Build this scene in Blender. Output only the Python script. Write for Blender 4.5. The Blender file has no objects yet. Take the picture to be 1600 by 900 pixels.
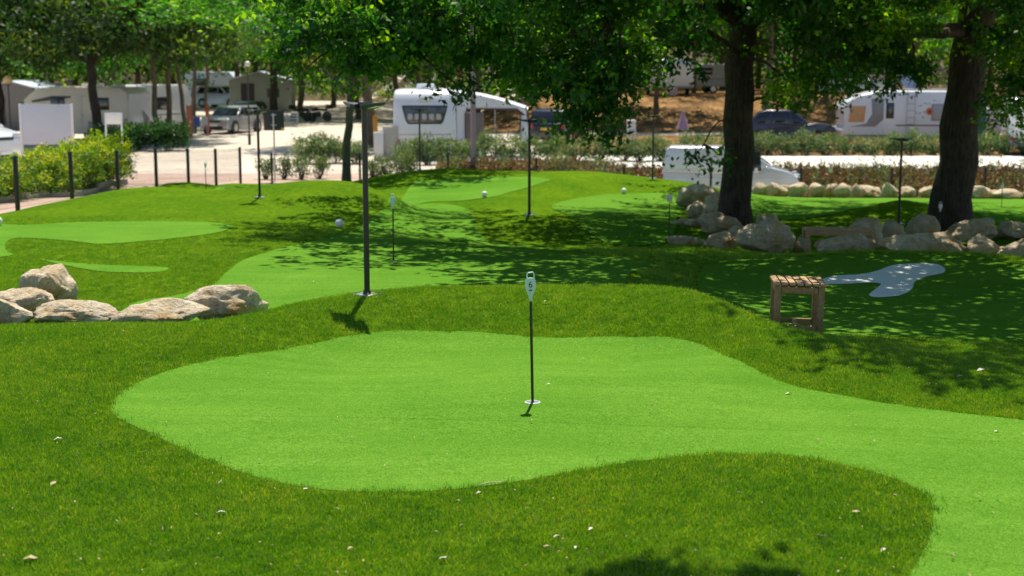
import bpy, bmesh, math, random
import numpy as np
from mathutils import Vector, Matrix, Euler, Quaternion, noise as mnoise
from mathutils.geometry import delaunay_2d_cdt
R = math.radians
PI = math.pi
rng = np.random.default_rng(7)
random.seed(7)
C = bpy.context.scene.collection
sc = bpy.context.scene

# ------------------------------------------------------------------ camera
F = 2222.0                       # focal length in pixels of a 1600 px frame
PITCH = math.atan(340.0 / F)
CAMZ = 2.0
cam = bpy.data.cameras.new('camera')
cam.sensor_width = 36.0
cam.lens = 36.0 * F / 1600.0
cam.clip_start = 0.1
cam.clip_end = 1500
cam.dof.use_dof = True
cam.dof.focus_distance = 9.3
cam.dof.aperture_fstop = 3.0
camo = bpy.data.objects.new('camera', cam)
C.objects.link(camo)
camo.location = (0, 0, CAMZ)
camo.rotation_euler = (PI / 2 - PITCH, 0, 0)
sc.camera = camo

# ------------------------------------------------------------------ sky, sun, exposure
SUN_EL, SUN_AZ = R(66), R(5)
w = bpy.data.worlds.new('World')
sc.world = w
w.use_nodes = True
nt = w.node_tree
nt.nodes.clear()
sky = nt.nodes.new('ShaderNodeTexSky')
sky.sky_type = 'NISHITA'
sky.sun_disc = False
sky.sun_elevation = SUN_EL
sky.sun_rotation = SUN_AZ
sky.air_density = 1.0
sky.dust_density = 0.3
sky.ozone_density = 2.2
bg = nt.nodes.new('ShaderNodeBackground')
bg.inputs['Strength'].default_value = 0.094
wo = nt.nodes.new('ShaderNodeOutputWorld')
nt.links.new(sky.outputs[0], bg.inputs[0])
nt.links.new(bg.outputs[0], wo.inputs[0])
sl = bpy.data.lights.new('sun', 'SUN')
sl.energy = 5.0
sl.angle = R(0.53)
sl.color = (1.0, 0.93, 0.77)
so = bpy.data.objects.new('sun', sl)
C.objects.link(so)
dsun = Vector((math.sin(SUN_AZ) * math.cos(SUN_EL), math.cos(SUN_AZ) * math.cos(SUN_EL), math.sin(SUN_EL)))
so.rotation_euler = (-dsun).to_track_quat('-Z', 'Y').to_euler()
so.location = dsun * 60
sc.view_settings.view_transform = 'Standard'
sc.view_settings.look = 'None'
sc.view_settings.exposure = 0.46
sc.view_settings.gamma = 1.0
sc.cycles.max_bounces = 7
sc.cycles.diffuse_bounces = 3
sc.cycles.glossy_bounces = 3
sc.cycles.transmission_bounces = 4
sc.cycles.transparent_max_bounces = 6
sc.cycles.caustics_reflective = False
sc.cycles.caustics_refractive = False

# ------------------------------------------------------------------ pixel helpers (a 1600x900 frame) -> points in the world
CP, SP = math.cos(PITCH), math.sin(PITCH)
def P(u, v, Y):
    a, b = (u - 800) / F, (v - 450) / F
    t = Y / (CP - b * SP)
    return Vector((a * t, Y, CAMZ + t * (-SP - b * CP)))
def Zat(v, Y): return P(800, v, Y).z
def Xat(u, Y, z=-1.0):
    return (u - 800) / F * (Y * CP + (CAMZ - z) * SP)
def PM(Y, z=-1.0): return F / (Y * CP + (CAMZ - z) * SP)       # pixels per metre

# ------------------------------------------------------------------ object helpers
def tag(o, label=None, cat=None, group=None, kind=None):
    if label: o['label'] = label
    if cat: o['category'] = cat
    if group: o['group'] = group
    if kind: o['kind'] = kind
    return o
def thing(name, label, cat, loc=(0, 0, 0), rz=0.0, group=None):
    o = bpy.data.objects.new(name, None)
    o.empty_display_size = 0.1
    C.objects.link(o)
    o.location = loc
    o.rotation_euler = (0, 0, rz)
    return tag(o, label, cat, group)
def mesh_from(name, verts, faces, mat=None, smooth=False):
    me = bpy.data.meshes.new(name)
    me.from_pydata([tuple(v) for v in verts], [], [tuple(f) for f in faces])
    if mat: me.materials.append(mat)
    if smooth: me.shade_smooth()
    me.update()
    return me
def np_mesh(name, verts, faces, mat=None, smooth=False):
    """verts (n,3), faces (m,k) numpy with constant k"""
    me = bpy.data.meshes.new(name)
    n, m, k = len(verts), len(faces), faces.shape[1]
    me.vertices.add(n)
    me.vertices.foreach_set('co', np.ascontiguousarray(verts, dtype=np.float32).ravel())
    me.loops.add(m * k)
    me.loops.foreach_set('vertex_index', np.ascontiguousarray(faces, dtype=np.int32).ravel())
    me.polygons.add(m)
    me.polygons.foreach_set('loop_start', np.arange(0, m * k, k, dtype=np.int32))
    me.update(calc_edges=True)
    if mat: me.materials.append(mat)
    if smooth: me.shade_smooth()
    return me
def link(name, me, parent=None, loc=None, rot=None):
    o = bpy.data.objects.new(name, me)
    C.objects.link(o)
    if parent: o.parent = parent
    if loc is not None: o.location = loc
    if rot is not None: o.rotation_euler = rot
    return o
def struct(name, me, **k):
    return tag(link(name, me, **k), kind='structure')
def copy_tree(o, parent=None):
    c = o.copy()
    C.objects.link(c)
    if parent: c.parent = parent
    for ch in list(o.children): copy_tree(ch, c)
    return c

class MB:
    """collects solids, builds ONE mesh object"""
    def __init__(s): s.v = []; s.f = []
    def add(s, vs, fs):
        n = len(s.v)
        s.v += [tuple(v) for v in vs]
        s.f += [tuple(i + n for i in f) for f in fs]
        return s
    def box(s, c, d, rz=0.0, rx=0.0, ry=0.0):
        m = Matrix.Translation(c) @ Euler((rx, ry, rz)).to_matrix().to_4x4()
        x, y, z = d[0] / 2, d[1] / 2, d[2] / 2
        vs = [m @ Vector(p) for p in ((-x, -y, -z), (x, -y, -z), (x, y, -z), (-x, y, -z), (-x, -y, z), (x, -y, z), (x, y, z), (-x, y, z))]
        return s.add(vs, [(0, 3, 2, 1), (4, 5, 6, 7), (0, 1, 5, 4), (1, 2, 6, 5), (2, 3, 7, 6), (3, 0, 4, 7)])
    def tube(s, pts, rs, n=8, caps=True):
        pts = [Vector(p) for p in pts]
        if not hasattr(rs, '__len__'): rs = [rs] * len(pts)
        vs, fs = [], []
        ref = None
        for i, p in enumerate(pts):
            d = (pts[min(i + 1, len(pts) - 1)] - pts[max(i - 1, 0)]).normalized()
            if ref is None: ref = d.orthogonal().normalized()
            a = (ref - d * ref.dot(d)).normalized()
            b = d.cross(a)
            ref = a
            for k in range(n):
                t = 2 * PI * k / n
                vs.append(p + (a * math.cos(t) + b * math.sin(t)) * rs[i])
        for i in range(len(pts) - 1):
            for k in range(n):
                k2 = (k + 1) % n
                fs.append((i * n + k, i * n + k2, (i + 1) * n + k2, (i + 1) * n + k))
        if caps:
            fs.append(tuple(range(n))[::-1])
            fs.append(tuple((len(pts) - 1) * n + k for k in range(n)))
        return s.add(vs, fs)
    def extrude(s, prof, y0, y1):
        """profile in (x,z) extruded from y0 to y1"""
        n = len(prof)
        vs = [(p[0], y0, p[1]) for p in prof] + [(p[0], y1, p[1]) for p in prof]
        fs = [tuple(range(n)), tuple(range(2 * n - 1, n - 1, -1))] + [(i, i + n, (i + 1) % n + n, (i + 1) % n) for i in range(n)]
        return s.add(vs, fs)
    def build(s, name, mat, parent=None, smooth=False, bevel=0.0, seg=2, loc=None, rot=None):
        me = mesh_from(name, s.v, s.f, mat)
        bm = bmesh.new(); bm.from_mesh(me)
        bmesh.ops.recalc_face_normals(bm, faces=bm.faces)
        if bevel:
            es = [e for e in bm.edges if len(e.link_faces) == 2 and e.calc_face_angle() > 0.5]
            bmesh.ops.bevel(bm, geom=es, offset=bevel, segments=seg, profile=0.5, affect='EDGES', clamp_overlap=True)
        bm.to_mesh(me); bm.free()
        if smooth or bevel: 
            me.shade_smooth()
            me.set_sharp_from_angle(angle=R(38))
        return link(name, me, parent, loc, rot)

# ------------------------------------------------------------------ materials
def nodes(name):
    m = bpy.data.materials.new(name)
    m.use_nodes = True
    t = m.node_tree
    return m, t, t.nodes['Principled BSDF']
def N(t, typ, **kw):
    n = t.nodes.new(typ)
    for k, v in kw.items():
        if k.startswith('i_'):
            key = k[2:]
            n.inputs[int(key) if key.isdigit() else key].default_value = v
        else: setattr(n, k, v)
    return n
def noise(t, co, scale, detail=3.0, rough=0.55, typ='FBM', dist=0.0):
    n = N(t, 'ShaderNodeTexNoise')
    n.inputs['Scale'].default_value = scale
    n.inputs['Detail'].default_value = detail
    n.inputs['Roughness'].default_value = rough
    n.inputs['Distortion'].default_value = dist
    t.links.new(co, n.inputs['Vector'])
    return n.outputs[0]
def ramp(t, fac, stops):
    n = N(t, 'ShaderNodeValToRGB')
    el = n.color_ramp.elements
    while len(el) < len(stops): el.new(0.5)
    for e, (p, c) in zip(el, stops):
        e.position = p
        e.color = (c[0], c[1], c[2], 1) if hasattr(c, '__len__') else (c, c, c, 1)
    t.links.new(fac, n.inputs[0])
    return n.outputs[0]
def mix(t, fac, a, b, typ='MIX'):
    n = N(t, 'ShaderNodeMix', data_type='RGBA', blend_type=typ)
    for s, i in ((fac, 0), (a, 6), (b, 7)):
        if hasattr(s, 'links'): t.links.new(s, n.inputs[i])
        else: n.inputs[i].default_value = s if i == 0 else (s[0], s[1], s[2], 1)
    return n.outputs[2]
def bump(t, h, bsdf, strength=0.3, dist=0.01):
    n = N(t, 'ShaderNodeBump')
    n.inputs['Strength'].default_value = strength
    n.inputs['Distance'].default_value = dist
    t.links.new(h, n.inputs['Height'])
    t.links.new(n.outputs[0], bsdf.inputs['Normal'])
    return n
def coords(t, which='Object'):
    return N(t, 'ShaderNodeTexCoord').outputs[which]
_M = {}
def paint(name, col, rough=0.5, metal=0.0, var=0.12, scale=6.0, coat=0.0, bmp=0.0, spec=0.5):
    """plain surface with a little grime variation"""
    if name in _M: return _M[name]
    m, t, b = nodes(name)
    co = coords(t)
    n = noise(t, co, scale, 5, 0.6)
    dark = [c * (1 - var) for c in col]; light = [min(1, c * (1 + var * 0.6)) for c in col]
    t.links.new(ramp(t, n, [(0.3, dark), (0.7, light)]), b.inputs['Base Color'])
    b.inputs['Roughness'].default_value = rough
    b.inputs['Metallic'].default_value = metal
    b.inputs['Coat Weight'].default_value = coat
    b.inputs['Specular IOR Level'].default_value = spec
    if bmp: bump(t, noise(t, co, scale * 8, 4), b, bmp, 0.01)
    _M[name] = m
    return m

def mat_long_turf():
    m, t, b = nodes('long turf')
    co = coords(t)
    fine = noise(t, co, 60, 4, 0.75)
    mid = noise(t, co, 9, 5, 0.7)
    big = noise(t, co, 0.8, 4, 0.55)
    c1 = ramp(t, fine, [(0.30, (0.032, 0.104, 0.007)), (0.48, (0.092, 0.205, 0.010)), (0.62, (0.150, 0.265, 0.014)), (0.76, (0.27, 0.30, 0.045))])
    c2 = ramp(t, mid, [(0.35, (0.66, 0.70, 0.6)), (0.55, (1.0, 1.0, 1.0)), (0.72, (1.4, 1.12, 1.05))])
    c3 = ramp(t, big, [(0.3, (0.74, 0.84, 0.9)), (0.7, (1.22, 1.10, 1.0))])
    t.links.new(mix(t, 1.0, mix(t, 1.0, c1, c2, 'MULTIPLY'), c3, 'MULTIPLY'), b.inputs['Base Color'])
    b.inputs['Roughness'].default_value = 0.75
    b.inputs['Specular IOR Level'].default_value = 0.0
    bump(t, fine, b, 0.8, 0.03)
    return m
def mat_green():
    m, t, b = nodes('short turf')
    co = coords(t)
    fine = noise(t, co, 95, 3, 0.8)
    mid = noise(t, co, 22, 4, 0.65)
    big = noise(t, co, 0.7, 4, 0.6)
    c1 = ramp(t, fine, [(0.28, (0.044, 0.125, 0.010)), (0.5, (0.100, 0.255, 0.021)), (0.70, (0.20, 0.355, 0.058))])
    c2 = ramp(t, mid, [(0.3, (0.84, 0.86, 0.8)), (0.7, (1.1, 1.06, 1.1))])
    c3 = ramp(t, big, [(0.3, (0.80, 0.88, 0.84)), (0.7, (1.16, 1.08, 1.2))])
    # seams where the rolls of turf meet
    sp = N(t, 'ShaderNodeSeparateXYZ'); t.links.new(co, sp.inputs[0])
    sm_ = N(t, 'ShaderNodeMath', operation='MULTIPLY_ADD'); t.links.new(sp.outputs[0], sm_.inputs[0]); sm_.inputs[1].default_value = 0.11; t.links.new(sp.outputs[1], sm_.inputs[2])
    pg = N(t, 'ShaderNodeMath', operation='PINGPONG'); t.links.new(sm_.outputs[0], pg.inputs[0]); pg.inputs[1].default_value = 0.97
    seam = ramp(t, pg.outputs[0], [(0.0, (0.72, 0.74, 0.72)), (0.010, (0.80, 0.82, 0.80)), (0.016, (1, 1, 1))])
    # brushed rows of the roll
    mp = N(t, 'ShaderNodeMapping'); mp.inputs['Scale'].default_value = (0.6, 5.0, 1); mp.inputs['Rotation'].default_value = (0, 0, 0.1)
    t.links.new(co, mp.inputs[0])
    row = noise(t, mp.outputs[0], 1.0, 3, 0.5)
    c4 = mix(t, 0.6, ramp(t, row, [(0.35, (0.92, 0.95, 0.91)), (0.65, (1.06, 1.04, 1.07))]), seam, 'MULTIPLY')
    t.links.new(mix(t, 1.0, mix(t, 1.0, mix(t, 1.0, c1, c2, 'MULTIPLY'), c3, 'MULTIPLY'), c4, 'MULTIPLY'), b.inputs['Base Color'])
    b.inputs['Roughness'].default_value = 0.8
    b.inputs['Specular IOR Level'].default_value = 0.0
    bump(t, fine, b, 0.6, 0.012)
    return m
def mat_rock(name, warm=0.5, base=(0.56, 0.50, 0.41)):
    m, t, b = nodes(name)
    co = coords(t)
    a = noise(t, co, 2.2, 6, 0.62, dist=0.4)
    d = noise(t, co, 9, 8, 0.7)
    e = noise(t, co, 40, 5, 0.7)
    tan = (0.52, 0.31, 0.13)
    c = ramp(t, a, [(0.40 - 0.1 * (1 - warm), base), (0.54, (0.56, 0.43, 0.27)), (0.62 + 0.1 * (1 - warm), tan)])
    c = mix(t, 1.0, c, ramp(t, d, [(0.28, (0.50, 0.50, 0.52)), (0.42, (1.0, 1.0, 1.0)), (0.75, (1.30, 1.29, 1.27))]), 'MULTIPLY')
    c = mix(t, 1.0, c, ramp(t, e, [(0.3, (0.75, 0.75, 0.75)), (0.6, (1.05, 1.05, 1.05))]), 'MULTIPLY')
    vo = N(t, 'ShaderNodeTexVoronoi', feature='DISTANCE_TO_EDGE'); vo.inputs['Scale'].default_value = 2.6
    wv = N(t, 'ShaderNodeVectorMath', operation='MULTIPLY_ADD'); tn = N(t, 'ShaderNodeTexNoise'); tn.inputs['Scale'].default_value = 3.5; tn.inputs['Detail'].default_value = 5
    t.links.new(co, tn.inputs['Vector']); t.links.new(tn.outputs['Color'], wv.inputs[0]); wv.inputs[1].default_value = (0.55, 0.55, 0.55); t.links.new(co, wv.inputs[2])
    t.links.new(wv.outputs[0], vo.inputs['Vector'])
    crack = ramp(t, vo.outputs['Distance'], [(0.0, (0.38, 0.34, 0.30)), (0.018, (0.85, 0.84, 0.82)), (0.035, (1, 1, 1))])
    c = mix(t, 0.5, c, crack, 'MULTIPLY')
    t.links.new(c, b.inputs['Base Color'])
    b.inputs['Roughness'].default_value = 0.9
    b.inputs['Specular IOR Level'].default_value = 0.2
    h = N(t, 'ShaderNodeMath', operation='ADD')
    t.links.new(d, h.inputs[0]); t.links.new(e, h.inputs[1])
    bump(t, h.outputs[0], b, 0.85, 0.035)
    return m
def mat_leaf(name, dark, mid, light, trans=0.5):
    m = bpy.data.materials.new(name)
    m.use_nodes = True
    t = m.node_tree
    t.nodes.clear()
    out = N(t, 'ShaderNodeOutputMaterial')
    at = N(t, 'ShaderNodeAttribute', attribute_name='tint')
    col = ramp(t, at.outputs['Fac'], [(0.0, dark), (0.55, mid), (1.0, light)])
    d = N(t, 'ShaderNodeBsdfDiffuse'); t.links.new(col, d.inputs[0])
    tr = N(t, 'ShaderNodeBsdfTranslucent')
    t.links.new(mix(t, 1.0, col, (1.9, 1.75, 0.45), 'MULTIPLY'), tr.inputs[0])
    g = N(t, 'ShaderNodeBsdfGlossy'); g.inputs['Roughness'].default_value = 0.55; g.inputs[0].default_value = (1, 1, 1, 1)
    ms = N(t, 'ShaderNodeMixShader'); ms.inputs[0].default_value = trans
    t.links.new(d.outputs[0], ms.inputs[1]); t.links.new(tr.outputs[0], ms.inputs[2])
    m2 = N(t, 'ShaderNodeMixShader'); m2.inputs[0].default_value = 0.03
    t.links.new(ms.outputs[0], m2.inputs[1]); t.links.new(g.outputs[0], m2.inputs[2])
    t.links.new(m2.outputs[0], out.inputs[0])
    return m
def mat_bark(name, c0=(0.016, 0.012, 0.010), c1=(0.085, 0.066, 0.050)):
    m, t, b = nodes(name)
    co = coords(t)
    mp = N(t, 'ShaderNodeMapping'); mp.inputs['Scale'].default_value = (1, 1, 0.22)
    t.links.new(co, mp.inputs[0])
    n = noise(t, mp.outputs[0], 22, 6, 0.7, dist=0.6)
    n2 = noise(t, co, 3, 3)
    c = ramp(t, n, [(0.35, c0), (0.65, c1)])
    c = mix(t, 1.0, c, ramp(t, n2, [(0.3, (0.7, 0.75, 0.7)), (0.7, (1.1, 1.1, 1.0))]), 'MULTIPLY')
    t.links.new(c, b.inputs['Base Color'])
    b.inputs['Roughness'].default_value = 0.95
    bump(t, n, b, 1.0, 0.04)
    return m
def mat_wood(name, c0, c1, rough=0.6):
    m, t, b = nodes(name)
    co = coords(t)
    mp = N(t, 'ShaderNodeMapping'); mp.inputs['Scale'].default_value = (30, 3, 30)
    t.links.new(co, mp.inputs[0])
    n = noise(t, mp.outputs[0], 1.4, 6, 0.65, dist=0.8)
    t.links.new(ramp(t, n, [(0.3, c0), (0.7, c1)]), b.inputs['Base Color'])
    b.inputs['Roughness'].default_value = rough
    bump(t, n, b, 0.3, 0.004)
    return m
def mat_ground(name, stops, scale, stops2=None, scale2=0.3, b_=0.4, bd=0.02):
    m, t, b = nodes(name)
    co = coords(t)
    a = noise(t, co, scale, 6, 0.7)
    c = ramp(t, a, stops)
    if stops2:
        c = mix(t, 1.0, c, ramp(t, noise(t, co, scale2, 5, 0.6), stops2), 'MULTIPLY')
    t.links.new(c, b.inputs['Base Color'])
    b.inputs['Roughness'].default_value = 0.92
    b.inputs['Specular IOR Level'].default_value = 0.15
    bump(t, a, b, b_, bd)
    return m
def mat_glass(name, col=(0.02, 0.025, 0.03), rough=0.08):
    return paint(name, col, rough, 0, 0.2, 3, 0.0, 0, 0.8)

M_LONG, M_GREEN = mat_long_turf(), mat_green()
M_ROCKS = [mat_rock('limestone warm', 1.0, (0.68, 0.57, 0.43)), mat_rock('limestone pale', 0.45, (0.72, 0.63, 0.50)), mat_rock('limestone grey', 0.5, (0.56, 0.49, 0.40))]
M_BLACK = paint('black powder coated steel', (0.018, 0.019, 0.020), 0.38, 0.0, 0.3, 20)
M_DARKGREY = paint('dark grey steel', (0.05, 0.052, 0.055), 0.4, 0.2, 0.2, 15)
M_ZINC = paint('galvanised steel', (0.52, 0.53, 0.56), 0.35, 0.7, 0.25, 25)
M_WHITE = paint('white paint', (0.80, 0.80, 0.80), 0.35, 0, 0.06, 4, 0.3)
M_WHITE2 = paint('white plastic', (0.78, 0.80, 0.80), 0.4, 0, 0.05, 30)
M_PINHEAD = paint('pale mint plastic', (0.50, 0.70, 0.62), 0.35, 0, 0.05, 30)
M_RUBBER = paint('tyre rubber', (0.016, 0.016, 0.017), 0.8, 0, 0.3, 30)
M_RIM = paint('alloy rim', (0.45, 0.46, 0.48), 0.3, 0.8, 0.1, 20)
M_GLASS = mat_glass('vehicle glass')
M_BARK = mat_bark('oak bark')
M_BARK2 = mat_bark('pale bark', (0.07, 0.055, 0.04), (0.22, 0.18, 0.13))
M_WOOD = mat_wood('stained bench wood', (0.23, 0.125, 0.045), (0.44, 0.265, 0.11))
M_WOOD2 = mat_wood('sunlit bench wood', (0.36, 0.20, 0.09), (0.62, 0.40, 0.22))  # lighter copy of the bench wood, sunlight put into its colour
M_CONC = paint('pale concrete', (0.50, 0.47, 0.42), 0.9, 0, 0.18, 8, 0, 0.3)
M_RED = paint('red plastic', (0.45, 0.03, 0.03), 0.3)
M_ORANGE = paint('orange plastic', (0.75, 0.20, 0.03), 0.4)
M_YELLOW = paint('yellow plate', (0.80, 0.55, 0.03), 0.4)
L_OAK = mat_leaf('oak leaf', (0.008, 0.052, 0.012), (0.034, 0.155, 0.012), (0.26, 0.47, 0.012), 0.55)
L_OAKFAR = mat_leaf('dark olive oak leaf', (0.008, 0.030, 0.006), (0.028, 0.085, 0.010), (0.22, 0.30, 0.015), 0.45)  # darker olive leaf for the far crowns
L_FAR = mat_leaf('woodland leaf', (0.014, 0.045, 0.008), (0.045, 0.120, 0.010), (0.30, 0.38, 0.015), 0.5)
L_BRIGHT = mat_leaf('light green leaf', (0.018, 0.09, 0.010), (0.060, 0.23, 0.020), (0.27, 0.48, 0.03), 0.55)
L_HEDGE = mat_leaf('hedge leaf', (0.03, 0.10, 0.008), (0.13, 0.27, 0.010), (0.50, 0.52, 0.015), 0.4)
L_OLEANDER = mat_leaf('oleander leaf', (0.035, 0.085, 0.035), (0.09, 0.17, 0.07), (0.30, 0.36, 0.20), 0.3)
L_DARKSHRUB = mat_leaf('laurel leaf', (0.008, 0.04, 0.012), (0.02, 0.085, 0.02), (0.06, 0.17, 0.03), 0.3)
L_REDBED = mat_leaf('red brown ground cover leaf', (0.055, 0.045, 0.018), (0.19, 0.095, 0.045), (0.26, 0.26, 0.08), 0.25)

# ------------------------------------------------------------------ terrain of the course: smooth surface through surveyed points
_pts = []
def cp(u, v, Y):
    p = P(u, v, Y); _pts.append((p.x, p.y, p.z))
def cz(u, Y, z): _pts.append((Xat(u, Y, z), Y, z))
for u in (-300, 0, 400, 800, 1200, 1600, 1900): cz(u, 2.5, 0.0)
for u in (-300, 1900): 
    for Y, z in ((4, 0), (6, 0.03), (8, 0.03)): cz(u, Y, z)
# near green and the fringe round it
for u, Y, z in ((832, 8.2, .06), (832, 7.2, .05), (832, 9.6, 0.02), (560, 8.2, .05), (560, 7.2, .045), (350, 8.2, .04), (350, 9.3, .02), (1100, 8.2, .05), (1100, 9.4, 0.02),
                (1350, 7.6, .04), (1550, 7.0, .02), (1550, 5.6, .0), (1560, 6.2, .01), (600, 6.5, .06), (800, 5.6, .05), (400, 5.6, .06), (60, 5.6, .08), (1080, 7.0, .05),
                (1200, 6.6, .13), (1200, 6.0, .15), (1000, 6.2, .12), (1360, 6.2, .09), (1250, 5.2, .10), (1000, 5.0, .07), (60, 7.0, .10), (60, 8.4, .11), (-200, 9, .1),
                (200, 7.2, .05), (250, 6.4, .06)): cz(u, Y, z)
# far foot of the green, then the crest line of the ridge
for u, v, Y in ((200, 610, 8.7), (300, 567, 9.5), (430, 545, 10.2), (560, 532, 10.6), (700, 517, 10.95), (880, 528, 10.75), (1000, 527, 10.75), (1110, 545, 10.25), (1200, 586, 9.3), (1300, 615, 8.75), (1450, 640, 8.3), (1600, 657, 8.0)): cp(u, v, Y)
for u, v, Y in ((-150, 545, 9.8), (0, 530, 10.0), (80, 520, 10.2), (150, 513, 10.4), (220, 512, 10.45), (300, 517, 10.4), (360, 514, 10.5), (400, 505, 10.7), (450, 489, 11.0), (500, 472, 11.3), (575, 461, 11.6), (640, 454, 11.8), (700, 450, 11.9), (832, 448, 12.0), (950, 447, 12.0),
                (1020, 448, 11.8), (1070, 452, 11.6), (1110, 465, 11.3), (1150, 483, 10.9), (1200, 512, 10.5), (1250, 526, 10.25), (1300, 538, 10.0), (1380, 558, 9.7), (1450, 577, 9.4), (1530, 593, 9.15), (1600, 605, 8.95), (1750, 625, 8.7)): cp(u, v, Y)
# hollow behind the ridge
for u, Y, z in ((-100, 11.6, -.06), (60, 11.6, -.07), (200, 11.6, -.08), (330, 11.6, -.08), (420, 12.0, -.06), (500, 12.5, -.06), (600, 12.9, -.06), (720, 13.0, -.05), (832, 13.1, -.05), (950, 13.1, -.06),
                (1060, 12.9, -.08), (1130, 12.1, -.12), (1200, 11.4, -.12), (1260, 11.2, -.12), (1320, 11.2, -.14), (1400, 11.0, -.15), (1500, 10.6, -.15), (1600, 10.3, -.15), (1800, 10, -.15),
                (1200, 12.6, -.2), (1330, 12.6, -.22), (1450, 12.4, -.24), (1600, 12.2, -.25), (1800, 12, -.25)): cz(u, Y, z)
# second level
for u, v, Y in ((-150, 415, 16.5), (0, 400, 17), (60, 440, 14.9), (200, 425, 15), (140, 400, 16.6), (60, 375, 18.6), (200, 372, 19.2), (330, 362, 20), (0, 347, 21.4), (200, 345, 22.2), (360, 348, 21.6), (300, 440, 14.2), (400, 400, 16.6), (450, 375, 18.6), (600, 440, 14.0), (500, 420, 15.2),
                (615, 408, 16.3), (700, 380, 18.2), (750, 425, 15.0), (900, 430, 14.8), (1000, 425, 14.8), (870, 400, 16.8), (1000, 400, 17.0)): cp(u, v, Y)
for u, Y, z in ((1400, 15.0, -.27), (1300, 14.8, -.27), (1480, 16.1, -.22), (1200, 15, -.30), (1600, 14, -.24), (1450, 14, -.26), (1100, 15, -.25), (1800, 14, -.25)): cz(u, Y, z)
for u, v, Y in ((1050, 392, 18.3), (1130, 398, 17.9), (1200, 401, 17.6), (1280, 396, 17.3), (1350, 393, 17.1), (1450, 393, 17.1), (1520, 396, 16.8), (1600, 407, 16.2), (1700, 415, 16)): cp(u, v, Y)
for u, Y, z in ((1150, 20.5, -.55), (1250, 20.0, -.60), (1350, 19.6, -.60), (1450, 19.4, -.62), (1600, 18.8, -.62), (1800, 18.6, -.6), (1050, 21.5, -.55)): cz(u, Y, z)
# mound under the lamp in the shade, small valleys behind
for u, Y, z in ((830, 20.9, -.58), (740, 21.5, -.50), (930, 21.5, -.58), (827, 23.3, -.34), (780, 23.2, -.38), (890, 23.3, -.40), (860, 25.2, -.62), (960, 23.5, -.60), (700, 24, -.52), (830, 27, -.70), (640, 26.5, -.58), (1000, 24.2, -.60), (1000, 27.5, -.75),
                (1046, 22.5, -.64), (1120, 24, -.66), (1250, 24, -.8), (1380, 24, -.85), (1500, 24, -.85), (1640, 24, -.85), (1800, 24, -.85), (1498, 26, -.9), (1407, 27, -.9), (1410, 30, -.66), (1340, 30.5, -.98), (1480, 30.5, -.98), (1620, 30, -1.05), (1800, 30, -1.05),
                (1200, 29, -.98), (1400, 33.6, -1.15), (1250, 34, -1.2), (1600, 34, -1.2), (1200, 38.5, -1.38), (1400, 38.5, -1.42), (1600, 38, -1.42), (1800, 38, -1.42)): cz(u, Y, z)
# back mounds
for u, v, Y in ((300, 440, 14.2), (405, 309, 25.6), (450, 347, 22.6), (531, 356, 21.6), (480, 282, 27.0), (430, 287, 26.8), (560, 284, 27.2), (600, 296, 27.2), (590, 340, 23.2),
                (70, 323, 26.0), (113, 311, 26.6), (180, 296, 28.0), (240, 291, 28.8), (290, 300, 27.4), (330, 308, 26.2), (370, 308, 26.0), (290, 283, 35), (250, 287, 34.5), (330, 288, 35), (345, 296, 33.5),
                (757, 309, 30.5), (750, 283, 35.5), (680, 290, 34.5), (800, 290, 33.5), (655, 266, 37), (610, 275, 35.5), (700, 262, 37.5), (760, 266, 37.2), (850, 269, 36.5), (920, 267, 37), (870, 283, 33.2), (980, 273, 36.5), (1020, 279, 35.6), (1060, 283, 35.2),
                (975, 302, 33.2), (1000, 311, 32.4), (930, 308, 32.0), (1100, 290, 35)): cp(u, v, Y)
for u, Y, z in ((450, 30.5, -.85), (550, 30.5, -.85), (450, 33.5, -1.0), (550, 33.5, -.95), (620, 31.5, -.82), (635, 28, -.66), (400, 36, -1.0), (500, 38, -1.1), (450, 41.5, -1.28), (600, 41.5, -1.25), (750, 41.5, -1.25), (900, 41.5, -1.35), (1050, 41.5, -1.6), (1200, 42, -1.75), (1400, 42, -1.75), (1600, 42, -1.75), (1800, 42, -1.75),
                (1150, 38, -1.3), (1120, 32, -1.0), (340, 39.5, -1.12), (300, 41.5, -1.25)): cz(u, Y, z)
XL0, XLK = -9.08, 0.073                       # the left fence line x = XL0 + XLK (Y-26)
def xl(Y): return XL0 + XLK * (Y - 26)
for Y, z in ((2.5, 0), (6, .05), (10, .02), (14, -.1), (18, -.22), (22, -.38), (26, -.54), (28.6, -.62), (31.2, -.73), (33.8, -.86), (36.4, -1.0), (39, -1.12), (41.6, -1.25)):
    _pts.append((xl(Y), Y, z))
A = np.array(_pts)
def feat(x, Y): return np.stack([x / Y * 8.0, np.log(Y) * 6.0], -1)
_c = feat(A[:, 0], A[:, 1])
def _phi(r2): return 0.5 * r2 * np.log(r2 + 1e-9)
_n = len(_c)
_D = ((_c[:, None] - _c[None]) ** 2).sum(-1)
_K = _phi(_D) + np.eye(_n) * 0.02
_Q = np.hstack([np.ones((_n, 1)), _c])
_Sm = np.block([[_K, _Q], [_Q.T, np.zeros((3, 3))]])
_wt = np.linalg.solve(_Sm, np.concatenate([A[:, 2], np.zeros(3)]))
def H(x, Y):
    x = np.atleast_1d(np.asarray(x, float)); Y = np.atleast_1d(np.asarray(Y, float))
    sh = x.shape
    q = feat(x.ravel(), np.maximum(Y.ravel(), 2.5))
    out = np.empty(len(q))
    for i in range(0, len(q), 20000):
        qq = q[i:i + 20000]
        r2 = ((qq[:, None] - _c[None]) ** 2).sum(-1)
        out[i:i + 20000] = _phi(r2) @ _wt[:_n] + _wt[_n] + qq @ _wt[_n + 1:]
    return out.reshape(sh)
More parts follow.
